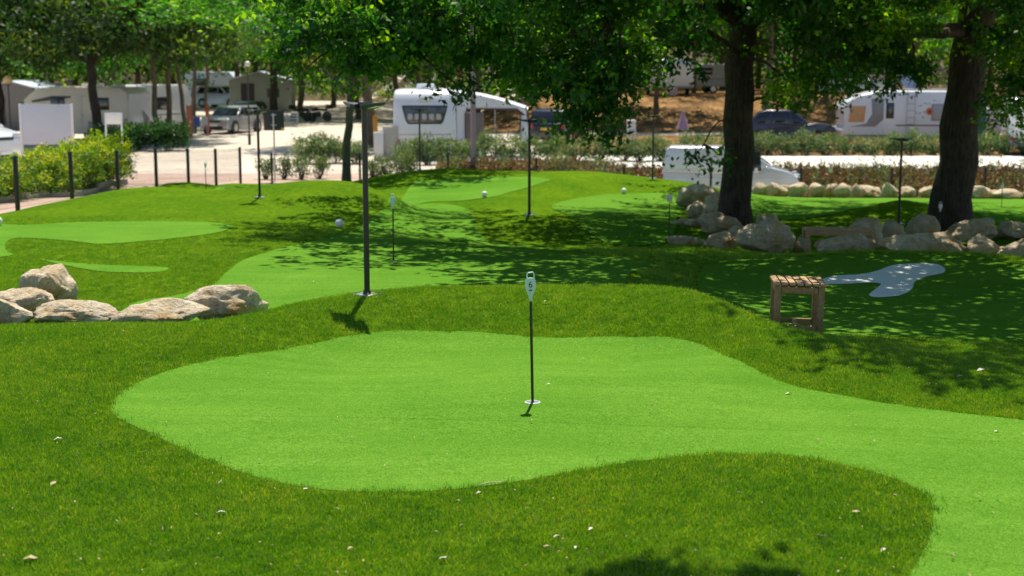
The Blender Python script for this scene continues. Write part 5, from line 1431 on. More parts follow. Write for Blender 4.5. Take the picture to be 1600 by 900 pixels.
def car(name, label, cat, x, y, z, yaw, col, L=4.5, W=1.8, Hh=1.5, kind='suv', group='cars parked in the campsite', plate=M_WHITE2, rear=None):
    t = thing(name, label, cat, (x, y, z), yaw, group)
    mat = paint('car paint %s' % str(col), col, .25, .25, .05, 3, .8)
    belt = Hh * .60; s = L / 4.5
    hood = {'suv': .66, 'sedan': .60, 'van': .70, 'hatch': .64}[kind] * Hh
    # lower body profile, front = +x
    prof = [(-2.22 * s, .30), (-2.25 * s, .62), (-2.20 * s, belt), (-1.9 * s, belt + .02), (.85 * s, belt + .0), (1.25 * s, hood), (1.95 * s, hood * .93), (2.18 * s, hood * .80), (2.25 * s, .55), (2.20 * s, .26), (1.86 * s, .20), (-1.9 * s, .20)]
    if kind == 'van': prof = [(-2.22 * s, .30), (-2.25 * s, .7), (-2.22 * s, belt), (.95 * s, belt), (1.15 * s, hood), (1.95 * s, hood * .86), (2.2 * s, hood * .70), (2.25 * s, .5), (2.2 * s, .24), (-1.9 * s, .20)]
    b = MB().extrude(prof, -W / 2, W / 2)
    # taper nose in plan
    b.v = [(px_, py_ * (1 - .10 * max(0, abs(px_) / s - 1.7) / .55) * (1 - .05 * max(0, (pz_ - .55))), pz_) for px_, py_, pz_ in b.v]
    body = b.build('body', mat, t, bevel=.05, seg=3)
    # cabin
    if kind == 'suv': cab = [(-2.12, belt - .02), (-1.78, Hh * .95), (-1.5, Hh), (.05, Hh), (.35, Hh * .97), (1.12, belt - .02)]
    elif kind == 'van': cab = [(-2.20, belt - .02), (-2.08, Hh * .96), (-1.95, Hh), (.25, Hh), (.5, Hh * .97), (1.38, hood - .02), (1.2, belt - .1)]
    else: cab = [(-2.0, belt - .02), (-1.35, Hh * .95), (-1.0, Hh), (.0, Hh), (.25, Hh * .97), (1.05, belt - .02)]
    cab = [(a * s, c) for a, c in cab]
    def taper(v):
        k = max(0, (v[2] - belt) / (Hh - belt))
        return (v[0], v[1] * (1 - .16 * k), v[2])
    c_ = MB().extrude(cab, -W / 2 + .05, W / 2 - .05); c_.v = [taper(v) for v in c_.v]
    c_.build('cabin', mat, t, bevel=.05, seg=3)
    hw = lambda zz: (W / 2 - .05) * (1 - .16 * max(0, (zz - belt) / (Hh - belt)))
    z0, z1 = belt + .05, Hh * .93
    # side windows
    if kind == 'van': spans = [(.42, 1.0, .95, .40)] + ([] if rear == 'blind' else [(-.6, .3, .3, -.6), (-1.9, -.75, -.75, -1.85)])
    elif kind == 'suv': spans = [(.16, .92, .22, .16), (-.85, .08, .08, -.85), (-1.85, -.95, -.95, -1.62)]
    else: spans = [(.12, .85, .18, .12), (-.8, .04, .04, -.8), (-1.7, -.9, -.9, -1.35)]
    for sd in (-1, 1):
        for a, b2, c2, d2 in spans:
            pts = [(a * s, sd * hw(z0), z0), (b2 * s, sd * hw(z0), z0), (c2 * s, sd * hw(z1), z1), (d2 * s, sd * hw(z1), z1)]
            panel3(t, 'window', pts, M_GLASS, .012, (0, sd, .2))
        wheel(t, 1.38 * s, sd * (W / 2 - .10), .33, .22, sd); wheel(t, -1.36 * s, sd * (W / 2 - .10), .33, .22, sd)
        MB().tube([(1.38 * s, sd * (W / 2 - .02), .34), (1.38 * s, sd * (W / 2 + .004), .34)], .385, 20).build('wheel_arch', M_BLACK, t)
        MB().tube([(-1.36 * s, sd * (W / 2 - .02), .34), (-1.36 * s, sd * (W / 2 + .004), .34)], .385, 20).build('wheel_arch', M_BLACK, t)
        MB().box((.82 * s, sd * (W / 2 + .08), belt + .08), (.10, .18, .13)).build('mirror', mat, t, bevel=.03)
        MB().box((2.16 * s, sd * (W / 2 - .30), hood * .78), (.12, .34, .13), rz=-sd * .28).build('headlight', paint('headlight lens', (.62, .66, .70), .12), t, bevel=.03)
        MB().box((-2.22 * s, sd * (W / 2 - .20), belt - .14), (.08, .28, .17)).build('tail_light', paint('tail light', (.42, .02, .02), .2), t, bevel=.03)
        for dx in (-.02, .95): MB().box((-dx * s - .02 if dx < 0 else -dx * s, sd * (W / 2 + .005), belt - .12), (.16, .02, .03)).build('door_handle', mat, t)
    # windscreen and rear window
    def slope(i, j, m0=.10, m1=.10):
        a, b2 = Vector((cab[i][0], 0, cab[i][1])), Vector((cab[j][0], 0, cab[j][1]))
        p, q = a.lerp(b2, m0), a.lerp(b2, 1 - m1)
        n_ = Vector((b2 - a)).cross(Vector((0, 1, 0))).normalized()
        return [(p.x, -hw(p.z) * .90, p.z), (p.x, hw(p.z) * .90, p.z), (q.x, hw(q.z) * .90, q.z), (q.x, -hw(q.z) * .90, q.z)], n_
    k = len(cab)
    fi = (4, 5) 
    pts, n_ = slope(*fi); 
    if n_.x < 0: n_ = -n_
    panel3(t, 'windscreen', pts, M_GLASS, .014, n_)
    pts, n_ = slope(0, 1, .16, .06)
    if n_.x > 0: n_ = -n_
    panel3(t, 'rear_window', pts, M_GLASS, .014, n_)
    MB().box((2.20 * s, 0, hood * .70), (.10, .78, .12)).build('grille', M_BLACK, t, bevel=.02)
    MB().box((2.22 * s, 0, .34), (.08, 1.1, .14)).build('bumper_intake', M_BLACK, t, bevel=.02)
    MB().box((2.27 * s, 0, .48), (.03, .50, .11)).build('number_plate', M_WHITE2, t)
    MB().box((-2.26 * s, 0, .72), (.03, .50, .11)).build('number_plate', plate, t)
    return t
def cpos(u, Y): 
    x = Xat(u, Y, -1.4); return x, Y, Hout1(x, Y) + .01
x, y, z = cpos(364, 79); car('car', 'silver estate car parked facing the camera beside the gravel road', 'car', x, y, z, R(-106), (.40, .41, .43), 4.5, 1.78, 1.47, 'suv')
x, y, z = cpos(348, 118); z = Zat(167, 118); car('car', 'white SUV parked side-on up the gravel road', 'car', x, y, z, R(-22), (.78, .79, .80), 4.5, 1.85, 1.72, 'suv')
x, y, z = cpos(386, 91); car('car', 'dark grey car half hidden behind the silver estate', 'car', x, y, z, R(-100), (.06, .065, .075), 4.4, 1.78, 1.45, 'sedan')
x, y, z = cpos(405, 122); z = Zat(160, 122); car('car', 'dark blue car behind the right end of the white SUV', 'car', x, y, z, R(-10), (.03, .04, .08), 4.4, 1.78, 1.5, 'hatch')
x, y, z = cpos(874, 68); car('car', 'black SUV seen from behind with a yellow number plate', 'car', x, y, z, R(72), (.012, .014, .03), 4.5, 1.9, 1.62, 'suv', plate=M_YELLOW)
x, y, z = cpos(1230, 66); car('car', 'dark plum car with sloping bonnet left of the right caravan', 'car', x, y, z, R(-8), (.06, .05, .08), 4.3, 1.8, 1.6, 'hatch')
x, y, z = cpos(1328, 93); car('car', 'white hatchback up on the terrace above the right caravan nose', 'car', x, y, z, R(-15), (.62, .66, .66), 4.3, 1.8, 1.55, 'hatch')
x, y, z = cpos(4, 52); car('van', 'white van nose cut by the left edge behind the hedge', 'van', x - 1.6, y, z, R(-28), (.75, .77, .79), 4.9, 1.9, 2.0, 'van')
Y = 44.9; x = Xat(1139, Y, -1.9)
z = Hout1(x, Y) - .02
hv = Zat(228, Y) - z
car('van', 'white panel van standing in the lane behind the wire fence', 'van', x, Y, z, R(-7), (.74, .75, .78), 215 / PM(Y, -1.9) * .985, 1.8, hv, 'van', rear='blind')

# ---- caravans and motorhomes
def body_prism(t, prof, W, mat, name='body', bev=.07):
    return MB().extrude(prof, -W / 2, W / 2).build(name, mat, t, bevel=bev, seg=3)
def plate_y(t, name, x0, x1, z0, z1, y, side, mat, frame=None, th=.02, r=.05):
    """flat panel on a side wall (normal +-y)"""
    fo = None
    if frame: 
        fo = MB().box(((x0 + x1) / 2, y + side * th * .4, (z0 + z1) / 2), (x1 - x0 + .09, th, z1 - z0 + .09)).build(name, frame, t, bevel=min(r * .4, .02))
        MB().box(((x0 + x1) / 2, y + side * (th + .004), (z0 + z1) / 2), (x1 - x0, .02, z1 - z0)).build('pane', mat, fo, bevel=.006)
        return fo
    return MB().box(((x0 + x1) / 2, y + side * th * .5, (z0 + z1) / 2), (x1 - x0, th, z1 - z0)).build(name, mat, t, bevel=.006)
M_CREAM = paint('beige gelcoat', (.74, .68, .58), .35, 0, .07, 1.5, .3)
M_OFFW = paint('white gelcoat', (.76, .78, .82), .28, 0, .06, 1.2, .4)
M_STRIPE = paint('dark decal', (.06, .06, .07), .35)
M_STRIPE2 = paint('grey decal', (.28, .28, .30), .35)
M_WIN = paint('tinted acrylic', (.035, .04, .045), .12, 0, .3, 2, 0, 0, .8)
M_FRAME = paint('window rubber', (.02, .02, .022), .5)
def motorhome():
    Y = 71; x = Xat(138, Y, -1.4); z = Hout1(x, Y)
    t = thing('motorhome', 'beige coachbuilt motorhome parked side-on behind the white sign board', 'motorhome', (x, Y, z), R(164))
    W, L, Hh = 2.25, 5.9, Zat(136, Y) - z
    prof = [(-L / 2, .45), (-L / 2 - .03, 1.5), (-L / 2 + .05, Hh - .25), (-L / 2 + .35, Hh), (1.3, Hh + .03), (2.1, Hh - .08), (2.85, Hh - .62), (2.8, Hh - .85), (1.9, Hh - .95), (2.15, 1.35), (2.9, 1.0), (3.0, .5), (2.9, .32), (-L / 2 + .2, .32)]
    body_prism(t, prof, W, M_CREAM)
    for sd in (-1, 1):
        yy = sd * W / 2
        for a, b in ((-1.9, -.95), (.55, 1.25)): plate_y(t, 'window', a, b, 1.55, 2.05, yy, sd, M_WIN, M_FRAME)
        plate_y(t, 'cab_window', 1.45, 2.0, 1.30, 1.75, yy, sd, M_WIN)
        plate_y(t, 'door', -.45, .15, .55, 2.2, yy, sd, M_CREAM)
        plate_y(t, 'service_hatch', -1.2, -.75, .62, .95, yy, sd, M_STRIPE2)
        # swooping decals
        panel3(t, 'decal', [(-.7, yy, Hh - .42), (2.3, yy, Hh - .75), (2.4, yy, Hh - .66), (1.2, yy, Hh - .42)], M_STRIPE, .010, (0, sd, 0))
        panel3(t, 'decal', [(-.5, yy, 1.22), (1.0, yy, 1.05), (2.2, yy, 1.2), (1.0, yy, 1.16), (-.4, yy, 1.34)], M_STRIPE, .010, (0, sd, 0))
        for wx in (-1.55, 2.25):
            wheel(t, wx, sd * (W / 2 - .13), .35, .24, sd)
            MB().tube([(wx, sd * (W / 2 - .02), .37), (wx, sd * (W / 2 + .003), .37)], .43, 20).build('wheel_arch', M_BLACK, t)
    MB().box((-L / 2 - .02, 0, 1.35), (.06, W - .2, 1.9)).build('rear_panel', M_OFFW, t, bevel=.03)
    panel3(t, 'decal', [(-L / 2 - .05, -.9, .7), (-L / 2 - .05, -.3, .7), (-L / 2 - .05, -.1, 1.5), (-L / 2 - .05, -.75, 1.1)], M_STRIPE2, .012, (-1, 0, 0))
    for sd in (-1, 1): MB().box((-L / 2 - .05, sd * .95, .75), (.04, .16, .35)).build('tail_light', paint('tail light', (.42, .02, .02), .2), t, bevel=.02)
    MB().box((-.4, 0, Hh + .10), (.9, .7, .16)).build('roof_box', M_OFFW, t, bevel=.05)
    MB().box((-2.0, .3, Hh + .07), (.5, .5, .12)).build('roof_vent', M_OFFW, t, bevel=.03)
motorhome()
def box_van(label, u, Y, yaw, L, W, vt, mat, name='caravan', vb=None, sign=False):
    x = Xat(u, Y, -1.3); z = Hout1(x, Y); Hh = Zat(vt, Y) - z
    t = thing(name, label, 'caravan' if name == 'caravan' else 'trailer', (x, Y, z), yaw)
    prof = [(-L / 2, .45), (-L / 2, Hh - .3), (-L / 2 + .25, Hh), (L / 2 - .5, Hh), (L / 2 - .05, Hh - .5), (L / 2, 1.0), (L / 2 - .2, .45)]
    body_prism(t, prof, W, mat)
    for sd in (-1, 1):
        plate_y(t, 'window', -L * .3, -L * .05, 1.3, min(1.9, Hh - .3), sd * W / 2, sd, M_WIN, M_FRAME)
        plate_y(t, 'decal', -L / 2 + .1, L / 2 - .3, .95, 1.02, sd * W / 2, sd, M_STRIPE2)
        wheel(t, -.1, sd * (W / 2 - .12), .3, .2, sd)
        MB().box((-L / 2 - .02, sd * (W / 2 - .18), .72), (.05, .26, .12)).build('tail_light', paint('tail light', (.42, .02, .02), .2), t, bevel=.02)
    MB().box((-L / 2 - .02, 0, .52), (.06, W, .14)).build('bumper', M_STRIPE2, t, bevel=.02)
    MB().tube([(L / 2 - .1, 0, .45), (L / 2 + .9, 0, .45)], .05, 8).build('drawbar', M_DARKGREY, t)
    return t, Hh
box_van('white caravan behind the tail of the beige motorhome', 240, 80, R(70), 4.5, 2.2, 132, M_OFFW)
tr, th_ = box_van('white box trailer with a striped warning board, on the terrace', 1042, 92, R(90), 5.0, 2.75, 92, M_OFFW, 'box_trailer')
# striped warning board hangs on the trailer's rear
bx = Xat(1048, 90.6, .3); 
wb = thing('warning_board', 'red and white diagonally striped warning board on the white trailer tail', 'sign', (bx, 92 - 2.58, Zat(143, 89.4)))
MB().box((0, 0, 0), (.56, .02, .56)).build('board', M_WHITE2, wb)
for k in range(-2, 3):
    c_ = k * .22
    pts = [(max(-.27, min(.27, a)), -.012, b) for a, b in ()]
    # band clipped to the square
    poly = []
    h_ = .27
    def clip(poly, f):
        out = []
        for i in range(len(poly)):
            p, q = poly[i], poly[(i + 1) % len(poly)]
            fp_, fq_ = f(p), f(q)
            if fp_ >= 0: out.append(p)
            if fp_ * fq_ < 0:
                s_ = fp_ / (fp_ - fq_); out.append((p[0] + (q[0] - p[0]) * s_, p[1] + (q[1] - p[1]) * s_))
        return out
    sq = [(-h_, -h_), (h_, -h_), (h_, h_), (-h_, h_)]
    sq = clip(sq, lambda p: (p[0] - p[1]) - (c_ - .05))
    sq = clip(sq, lambda p: (c_ + .06) - (p[0] - p[1])) if sq else sq
    if len(sq) > 2:
        panel3(wb, 'stripe', [(a, -.010, b) for a, b in sq], M_RED, .004, (0, -1, 0))
def central_caravan():
    Y = 54.5; xc = Xat(664, Y, -1.3); z = Hout1(xc, Y)
    wd = (708 - 609) / PM(Y, 0); W = wd; Hh = Zat(140, Y) - z; L = 6.2
    t = thing('caravan', 'white touring caravan with a wide front window and awning at its side', 'caravan', (xc, Y + L / 2, z), R(-90))
    prof = [(-L / 2, .4), (-L / 2, Hh - .3), (-L / 2 + .3, Hh), (L / 2 - .75, Hh), (L / 2 - .35, Hh - .12), (L / 2 - .12, Hh - .5), (L / 2 - .02, 1.25), (L / 2 - .0, .95), (L / 2 - .12, .62), (L / 2 - .4, .35), (-L / 2 + .2, .35)]
    body_prism(t, prof, W, M_OFFW, bev=.12)
    fx = lambda zz: L / 2 - .02 - max(0, (zz - 1.25)) / (Hh - .5 - 1.25) * .10
    zt_, zb_ = Zat(165, Y) - z, Zat(194, Y) - z
    a = .88
    ptsf = [(fx(zb_) , -a * .72, zb_), (fx(zb_), a * .72, zb_), (fx(zb_ + .12), a * .82, zb_ + .12), (fx(zt_), a, zt_), (fx(zt_), -a, zt_), (fx(zb_ + .12), -a * .82, zb_ + .12)]
    fr = panel3(t, 'front_window', ptsf, M_FRAME, .02, (1, 0, .05))
    cy_ = (zt_ + zb_) / 2
    panel3(fr, 'pane', [(p[0] + .012, p[1] * .92, cy_ + (p[2] - cy_) * .84) for p in ptsf], paint('reflecting pane', (.10, .105, .115), .08, 0, .5, 3, 0, 0, 1), .022, (1, 0, .05))
    for k in range(5):
        MB().box((fx(zb_ + .1) + .04, -.55 + k * .27, cy_ - .07), (.012, .18, .22)).build('curtain', paint('curtain cloth', (.42, .42, .44), .8), fr)
    # oval emblem with three letters
    ze = Zat(156.5, Y) - z
    n = 28
    ring = [(fx(ze) + .0, math.cos(2 * PI * k / n) * .235, ze + math.sin(2 * PI * k / n) * .085) for k in range(n)]
    em = panel3(t, 'emblem', ring, M_STRIPE2, .018, (1, 0, 0))
    panel3(em, 'emblem_field', [(p[0] + .004, p[1] * .86, ze + (p[2] - ze) * .74) for p in ring], M_WHITE2, .02, (1, 0, 0))
    o = link('letters', text_mesh('LMC', .135, M_STRIPE), em)
    o.matrix_local = Matrix.Translation((fx(ze) + .028, 0, ze)) @ Matrix.Rotation(PI / 2, 4, 'Z') @ Matrix.Rotation(PI / 2, 4, 'X')
    # lower front hatch seam, hitch, corner lights, roof box
    MB().box((L / 2 + .0, 0, .98), (.02, W * .84, .02)).build('hatch_seam', M_STRIPE2, t)
    MB().box((L / 2 - .05, 0, .56), (.18, W * .86, .12)).build('front_skirt', paint('light grey plastic', (.45, .47, .52), .5), t, bevel=.04)
    for sd in (-1, 1): 
        MB().box((L / 2 - .03, sd * (W / 2 - .16), .74), (.05, .18, .09)).build('marker_light', M_ORANGE, t, bevel=.02)
        wheel(t, -.2, sd * (W / 2 - .12), .32, .2, sd)
        plate_y(t, 'window', .4, 1.5, 1.35, 1.9, sd * W / 2, sd, M_WIN, M_FRAME)
    MB().tube([(L / 2 - .2, 0, .42), (L / 2 + 1.2, 0, .42)], .05, 8).build('drawbar', M_ZINC, t)
    MB().tube([(L / 2 + .7, 0, .0), (L / 2 + .7, 0, .55)], .03, 8).build('jockey_wheel', M_DARKGREY, t)
    MB().box((.8, -.05, Hh + .10), (1.0, .75, .20)).build('roof_cooler', M_OFFW, t, bevel=.07)
    # awning beside it
    xr_ = xc + W / 2 + .02
    x2 = Xat(822, Y, -.5)
    wA = x2 - xr_
    hA = Zat(146, Y) - z; hE = Zat(172, Y) - z
    aw = thing('awning', 'grey and white tent awning with a wide dark-edged opening beside the caravan', 'awning', (xr_, Y + .1, z))
    D = 2.6
    M_CAN = paint('awning cloth white', (.66, .68, .74), .75, 0, .08, 3)
    M_CAN2 = paint('awning cloth grey', (.30, .31, .35), .8, 0, .08, 3)
    M_TRIM = paint('plum trim', (.12, .05, .07), .7)
    # roof: sagging sheet
    m = MB(); nn = 10
    vs = []
    for i in range(nn + 1):
        s_ = i / nn
        xx = s_ * (wA + .1); zz = hA + (hE - hA) * s_ ** 1.6 + .02
        vs += [(xx, 0, zz), (xx, D, zz + .05), (xx, 0, zz - .03), (xx, D, zz + .02)]
    fs = []
    for i in range(nn):
        a_ = i * 4; b_ = a_ + 4
        fs += [(a_, b_, b_ + 1, a_ + 1), (a_ + 2, a_ + 3, b_ + 3, b_ + 2), (a_, a_ + 2, b_ + 2, b_), (a_ + 1, b_ + 1, b_ + 3, a_ + 3)]
    m.add(vs, fs).build('roof', M_CAN, aw, smooth=True)
    zr = lambda xx: hA + (hE - hA) * (xx / (wA + .1)) ** 1.6
    # front wall with an opening: header, left jamb, right jamb
    o0, o1 = .32, wA - .22; zo = Zat(170, Y) - z
    panel3(aw, 'front_wall', [(0, 0, 0), (o0, 0, 0), (o0, 0, zo - .2), (o0 + .14, 0, zo), (o0 + .14, 0, zr(o0)), (0, 0, zr(0))], M_CAN, .01, (0, -1, 0))
    panel3(aw, 'header', [(o0 + .14, 0, zo), (o1 - .1, 0, zo - .0), (wA, 0, zo - .25), (wA, 0, zr(wA)), (wA * .75, 0, zr(wA * .75)), (wA * .5, 0, zr(wA * .5)), (o0 + .14, 0, zr(o0))], M_CAN, .01, (0, -1, 0))
    panel3(aw, 'front_wall', [(o1, 0, 0), (wA + .25, -.05, 0), (wA, 0, zo - .24), (o1 - .0, 0, zo - .26)], M_CAN, .01, (0, -1, 0))
    MB().tube([(o0, -.02, 0), (o0, -.02, zo - .2), (o0 + .06, -.02, zo - .06), (o0 + .2, -.02, zo), (o1 - .15, -.02, zo - .02), (o1, -.02, zo - .22), (o1, -.02, 0)], .028, 6).build('opening_trim', M_TRIM, aw, smooth=True)
    panel3(aw, 'side_wall', [(wA + .2, 0, 0), (wA + .2, D, 0), (wA, D, hE), (wA, 0, hE)], M_CAN2, .01, (1, 0, 0))
    MB().box((wA * .22, D + .0, hE * .45), (wA * .30, .03, hE * .9)).build('back_wall', M_CAN2, aw)
    for xx in (o0 + .25, wA * .55): MB().tube([(xx, .3, 0), (xx, .3, zr(xx))], .018, 6).build('pole', M_ZINC, aw)
    # folding table and chair inside
    tb = thing('camping_table', 'small folding table inside the awning opening', 'table', (xr_ + 1.25, Y + 1.3, z))
    MB().box((0, 0, .70), (.9, .6, .03)).build('table_top', M_WOOD2, tb, bevel=.005)
    for sx in (-1, 1):
        for sy in (-1, 1): MB().tube([(sx * .4, sy * .25, 0), (sx * .36, sy * .2, .69)], .014, 5).build('leg', M_ZINC, tb)
central_caravan()
def right_caravan():
    Y = 63; u0, u1 = 1322, 1500
    z = zout(1400, Y); W = 2.3; L = (u1 - u0) / PM(Y, -.5) * 1.02; Hh = Zat(142, Y) - z
    xc = Xat((u0 + u1) / 2, Y, -.5)
    t = thing('caravan', 'white caravan with an orange blind and a sun sticker, behind the black oak', 'caravan', (xc, Y + W / 2, z), R(180 - 3))
    # front = +x local => points left in the picture
    prof = [(-L / 2, .45), (-L / 2, Hh - .2), (-L / 2 + .2, Hh), (L / 2 - 1.6, Hh), (L / 2 - .6, Hh - .22), (L / 2 - .12, Hh - .50), (L / 2, Hh - .75), (L / 2 - .08, 1.0), (L / 2 + .05, .75), (L / 2 - .05, .42)]
    body_prism(t, prof, W, M_OFFW, bev=.10)
    sd = 1; yy = W / 2      # local +y faces the camera after the half turn
    M_BLIND = paint('orange blind', (.62, .36, .17), .7)
    panel3(t, 'front_side_window', [(L / 2 - .22, yy, 1.15), (L / 2 - .9, yy, 1.15), (L / 2 - .98, yy, 1.85), (L / 2 - .32, yy, 1.85)], M_BLIND, .02, (0, 1, 0))
    panel3(t, 'decal', [(L / 2 - .3, yy, .95), (L / 2 - 1.4, yy, .95), (L / 2 - 1.75, yy, 1.25), (L / 2 - 1.75, yy, Hh - .35), (L / 2 - 1.2, yy, Hh - .35), (L / 2 - 1.25, yy, 1.5), (L / 2 - 1.0, yy, 1.08)], M_STRIPE2, .008, (0, 1, 0))
    wv = plate_y(t, 'window', L / 2 - 2.15, L / 2 - 1.9, 1.35, 1.95, yy, 1, M_WIN, M_FRAME)
    plate_y(t, 'window', -L / 2 + .55, -L / 2 + 1.25, 1.25, 1.9, yy, 1, paint('light curtain', (.40, .40, .42), .5), M_STRIPE2)
    lad = MB()
    for dx in (0, .35): lad.tube([(L / 2 - 2.75 - dx, yy + .06, .5), (L / 2 - 2.75 - dx, yy + .06, Hh)], .015, 5)
    lad.build('ladder_rail', M_ZINC, t)
    for k in range(6): MB().tube([(L / 2 - 2.75, yy + .06, .75 + k * .3), (L / 2 - 3.1, yy + .06, .75 + k * .3)], .012, 5).build('ladder_rung', M_ZINC, t)
    # sun sticker with flying shapes
    n = 20; cx_, cz_ = L / 2 - 3.75, 1.62
    rg = random.Random(4)
    sun_ = panel3(t, 'sun_sticker', [(cx_ + math.cos(2 * PI * k / n) * .17, yy, cz_ + math.sin(2 * PI * k / n) * .17) for k in range(n)], M_ORANGE, .012, (0, 1, 0))
    panel3(sun_, 'sticker_centre', [(cx_ + math.cos(2 * PI * k / n) * .09, yy + .01, cz_ + math.sin(2 * PI * k / n) * .09) for k in range(n)], M_RED, .012, (0, 1, 0))
    for k in range(17):
        a_ = rg.uniform(0, 6.28); r_ = rg.uniform(.3, .75)
        ax, az = cx_ + math.cos(a_) * r_ * .9, cz_ + .12 + math.sin(a_) * r_ * .65
        s_ = rg.uniform(.03, .07); th2 = rg.uniform(0, 3)
        col = (M_STRIPE, M_STRIPE2, M_STRIPE, paint('blue decal', (.20, .42, .60), .4))[k % 4]
        panel3(t, 'sticker', [(ax + math.cos(th2 + q) * s_ * (1, .4, 1, .5)[i], yy, az + math.sin(th2 + q) * s_ * (1, .4, 1, .5)[i]) for i, q in enumerate((0, 1.57, 3.14, 4.71))], col, .010, (0, 1, 0))
    plate_y(t, 'stripe', -L / 2 + .1, L / 2 - 2.3, .98, 1.03, yy, 1, M_STRIPE)
    plate_y(t, 'stripe', L / 2 - 2.2, L / 2 - .1, .52, .58, yy, 1, M_STRIPE)
    for q in (-.5, .5): wheel(t, -.3 + q * .0, (W / 2 - .12) * (1 if q > 0 else -1), .3, .2, 1 if q > 0 else -1)
    MB().box((L / 2 - .8, .6, .62), (.3, .05, .1)).build('marker_light', M_ORANGE, t)
    # satellite dish and roof rail
    vs, fs = [], []
    nr, na = 5, 18
    for i in range(nr + 1):
        for k in range(na):
            rr = .42 * i / nr
            vs.append((math.cos(2 * PI * k / na) * rr, math.sin(2 * PI * k / na) * rr, rr * rr * .5))
    for i in range(nr):
        for k in range(na): fs.append((i * na + k, i * na + (k + 1) % na, (i + 1) * na + (k + 1) % na, (i + 1) * na + k))
    d = link('satellite_dish', mesh_from('satellite_dish', vs, fs, M_ZINC, True), t, (L / 2 - 3.0, .3, Hh + .45), (R(-70), 0, R(10)))
    MB().tube([(L / 2 - 3.0, .3, Hh - .02), (L / 2 - 3.0, .3, Hh + .45)], .03, 6).build('dish_mast', M_ZINC, t)
    MB().tube([(L / 2 - 1.6, yy - .15, Hh + .08), (-L / 2 + .4, yy - .15, Hh + .08)], .02, 5).build('roof_rail', M_ZINC, t)
right_caravan()
def panel_tent(label, u, Y, w_, d, h, mat, yaw=0, name='mobile_home'):
    x = Xat(u, Y, -1); z = Hout1(x, Y)
    t = thing(name, label, name.replace('_', ' '), (x, Y, z), yaw)
    body_prism(t, [(-w_ / 2, 0), (-w_ / 2, h * .8), (0, h), (w_ / 2, h * .8), (w_ / 2, 0)], d, mat, 'wall', .03)
    for s in (-1, 1):
        m = MB().box((s * w_ / 4, 0, h * .9 + .05), (w_ / 2 * 1.12, d * 1.08, .06), ry=s * math.atan2(h * .2, w_ / 2))
        m.build('roof', paint('pale blue-grey tarpaulin', (.50, .56, .66), .6, 0, .1, 2), t)
    MB().box((-w_ * .2, -d / 2 - .01, h * .42), (w_ * .22, .03, h * .6)).build('door', paint('dark opening', (.03, .03, .035), .7), t)
    MB().box((w_ * .22, -d / 2 - .01, h * .48), (w_ * .2, .03, h * .22)).build('window', M_WIN, t)
    return t
panel_tent('grey awning-roofed mobile home behind the gravel road', 412, 112, 4.6, 5, 3.0, paint('grey green siding', (.22, .25, .24), .7, 0, .1, 2), R(4))
panel_tent('dark sided shelter under blue tarpaulin left of the motorhome', 42, 84, 4.2, 4, 2.75, paint('dull grey siding', (.18, .17, .16), .8), R(-5))
def picket():
    Y = 92; t = thing('low_fence', 'low white rail fence beside the motorbikes on the gravel', 'fence', (Xat(448, Y, -1.3), Y, zout(448, Y)))
    for k in range(4): MB().box((0, 0, .15 + k * .18), (1.5, .03, .09)).build('rail', M_WHITE, t)
    for k in (-1, 0, 1): MB().box((k * .7, .03, .38), (.08, .06, .76)).build('post', M_WHITE, t)
picket()
def motorbike(label, u, Y, yaw):
    x = Xat(u, Y, -1.3); z = Hout1(x, Y)
    t = thing('motorbike', label, 'motorbike', (x, Y, z), yaw, 'motorbikes parked on the gravel')
    for wx in (-.7, .7):
        vs = []
        m = MB()
        pts = [(wx + math.cos(a) * .27, 0, .31 + math.sin(a) * .27) for a in np.linspace(0, 2 * PI, 19)]
        m.tube(pts, .055, 6, False).build('tyre', M_RUBBER, t, smooth=True)
        MB().tube([(wx, -.03, .31), (wx, .03, .31)], .2, 12).build('rim', M_DARKGREY, t)
    MB().box((.05, 0, .45), (.55, .28, .34), ry=.1).build('engine', M_DARKGREY, t, bevel=.05)
    MB().box((.18, 0, .78), (.5, .26, .22), ry=.1).build('tank', paint('bike paint', (.05, .02, .03), .25), t, bevel=.08)
    MB().box((-.38, 0, .78), (.6, .24, .12), ry=-.1).build('seat', M_RUBBER, t, bevel=.04)
    MB().tube([(.7, 0, .31), (.42, 0, 1.02)], .035, 6).build('fork', M_ZINC, t)
    MB().tube([(.36, -.36, 1.08), (.44, 0, 1.02), (.36, .36, 1.08)], .018, 6).build('handlebar', M_BLACK, t)
    MB().box((.56, 0, .9), (.16, .22, .22)).build('headlight', M_ZINC, t, bevel=.05)
    MB().box((-.85, 0, .95), (.36, .4, .3)).build('top_box', M_BLACK, t, bevel=.04)
motorbike('dark motorbike on the gravel, left one of two', 474, 95, R(-25)); motorbike('dark motorbike on the gravel, right one of two', 496, 96, R(-150))
def plank_board(label, u, Y, wpx, vt, mat, yaw=.1):
    z = zout(u, Y); x = Xat(u, Y, z); w_ = wpx / PM(Y, z); h = Zat(vt, Y) - z
    t = thing('kayak_rack_board', label, 'board', (x, Y, z), yaw)
    t.name = 'upright_board'
    n = 3
    for k in range(n): MB().box((-w_ / 2 + w_ / n * (k + .5), 0, h / 2), (w_ / n - .015, .06, h * (1 - .04 * (k % 2)))).build('plank', mat, t, bevel=.01)
    MB().box((0, .06, h * .3), (w_ * .96, .04, .08)).build('batten', M_WOOD, t)
    return t
M_ORB = paint('orange red board', (.50, .12, .05), .6)
plank_board('orange-red upright board under the slim trees, left one of two', 297, 73, 9, 164, M_ORB); plank_board('orange-red upright board beside the blue drying rack, right one of two', 325, 76, 6, 163, M_ORB)
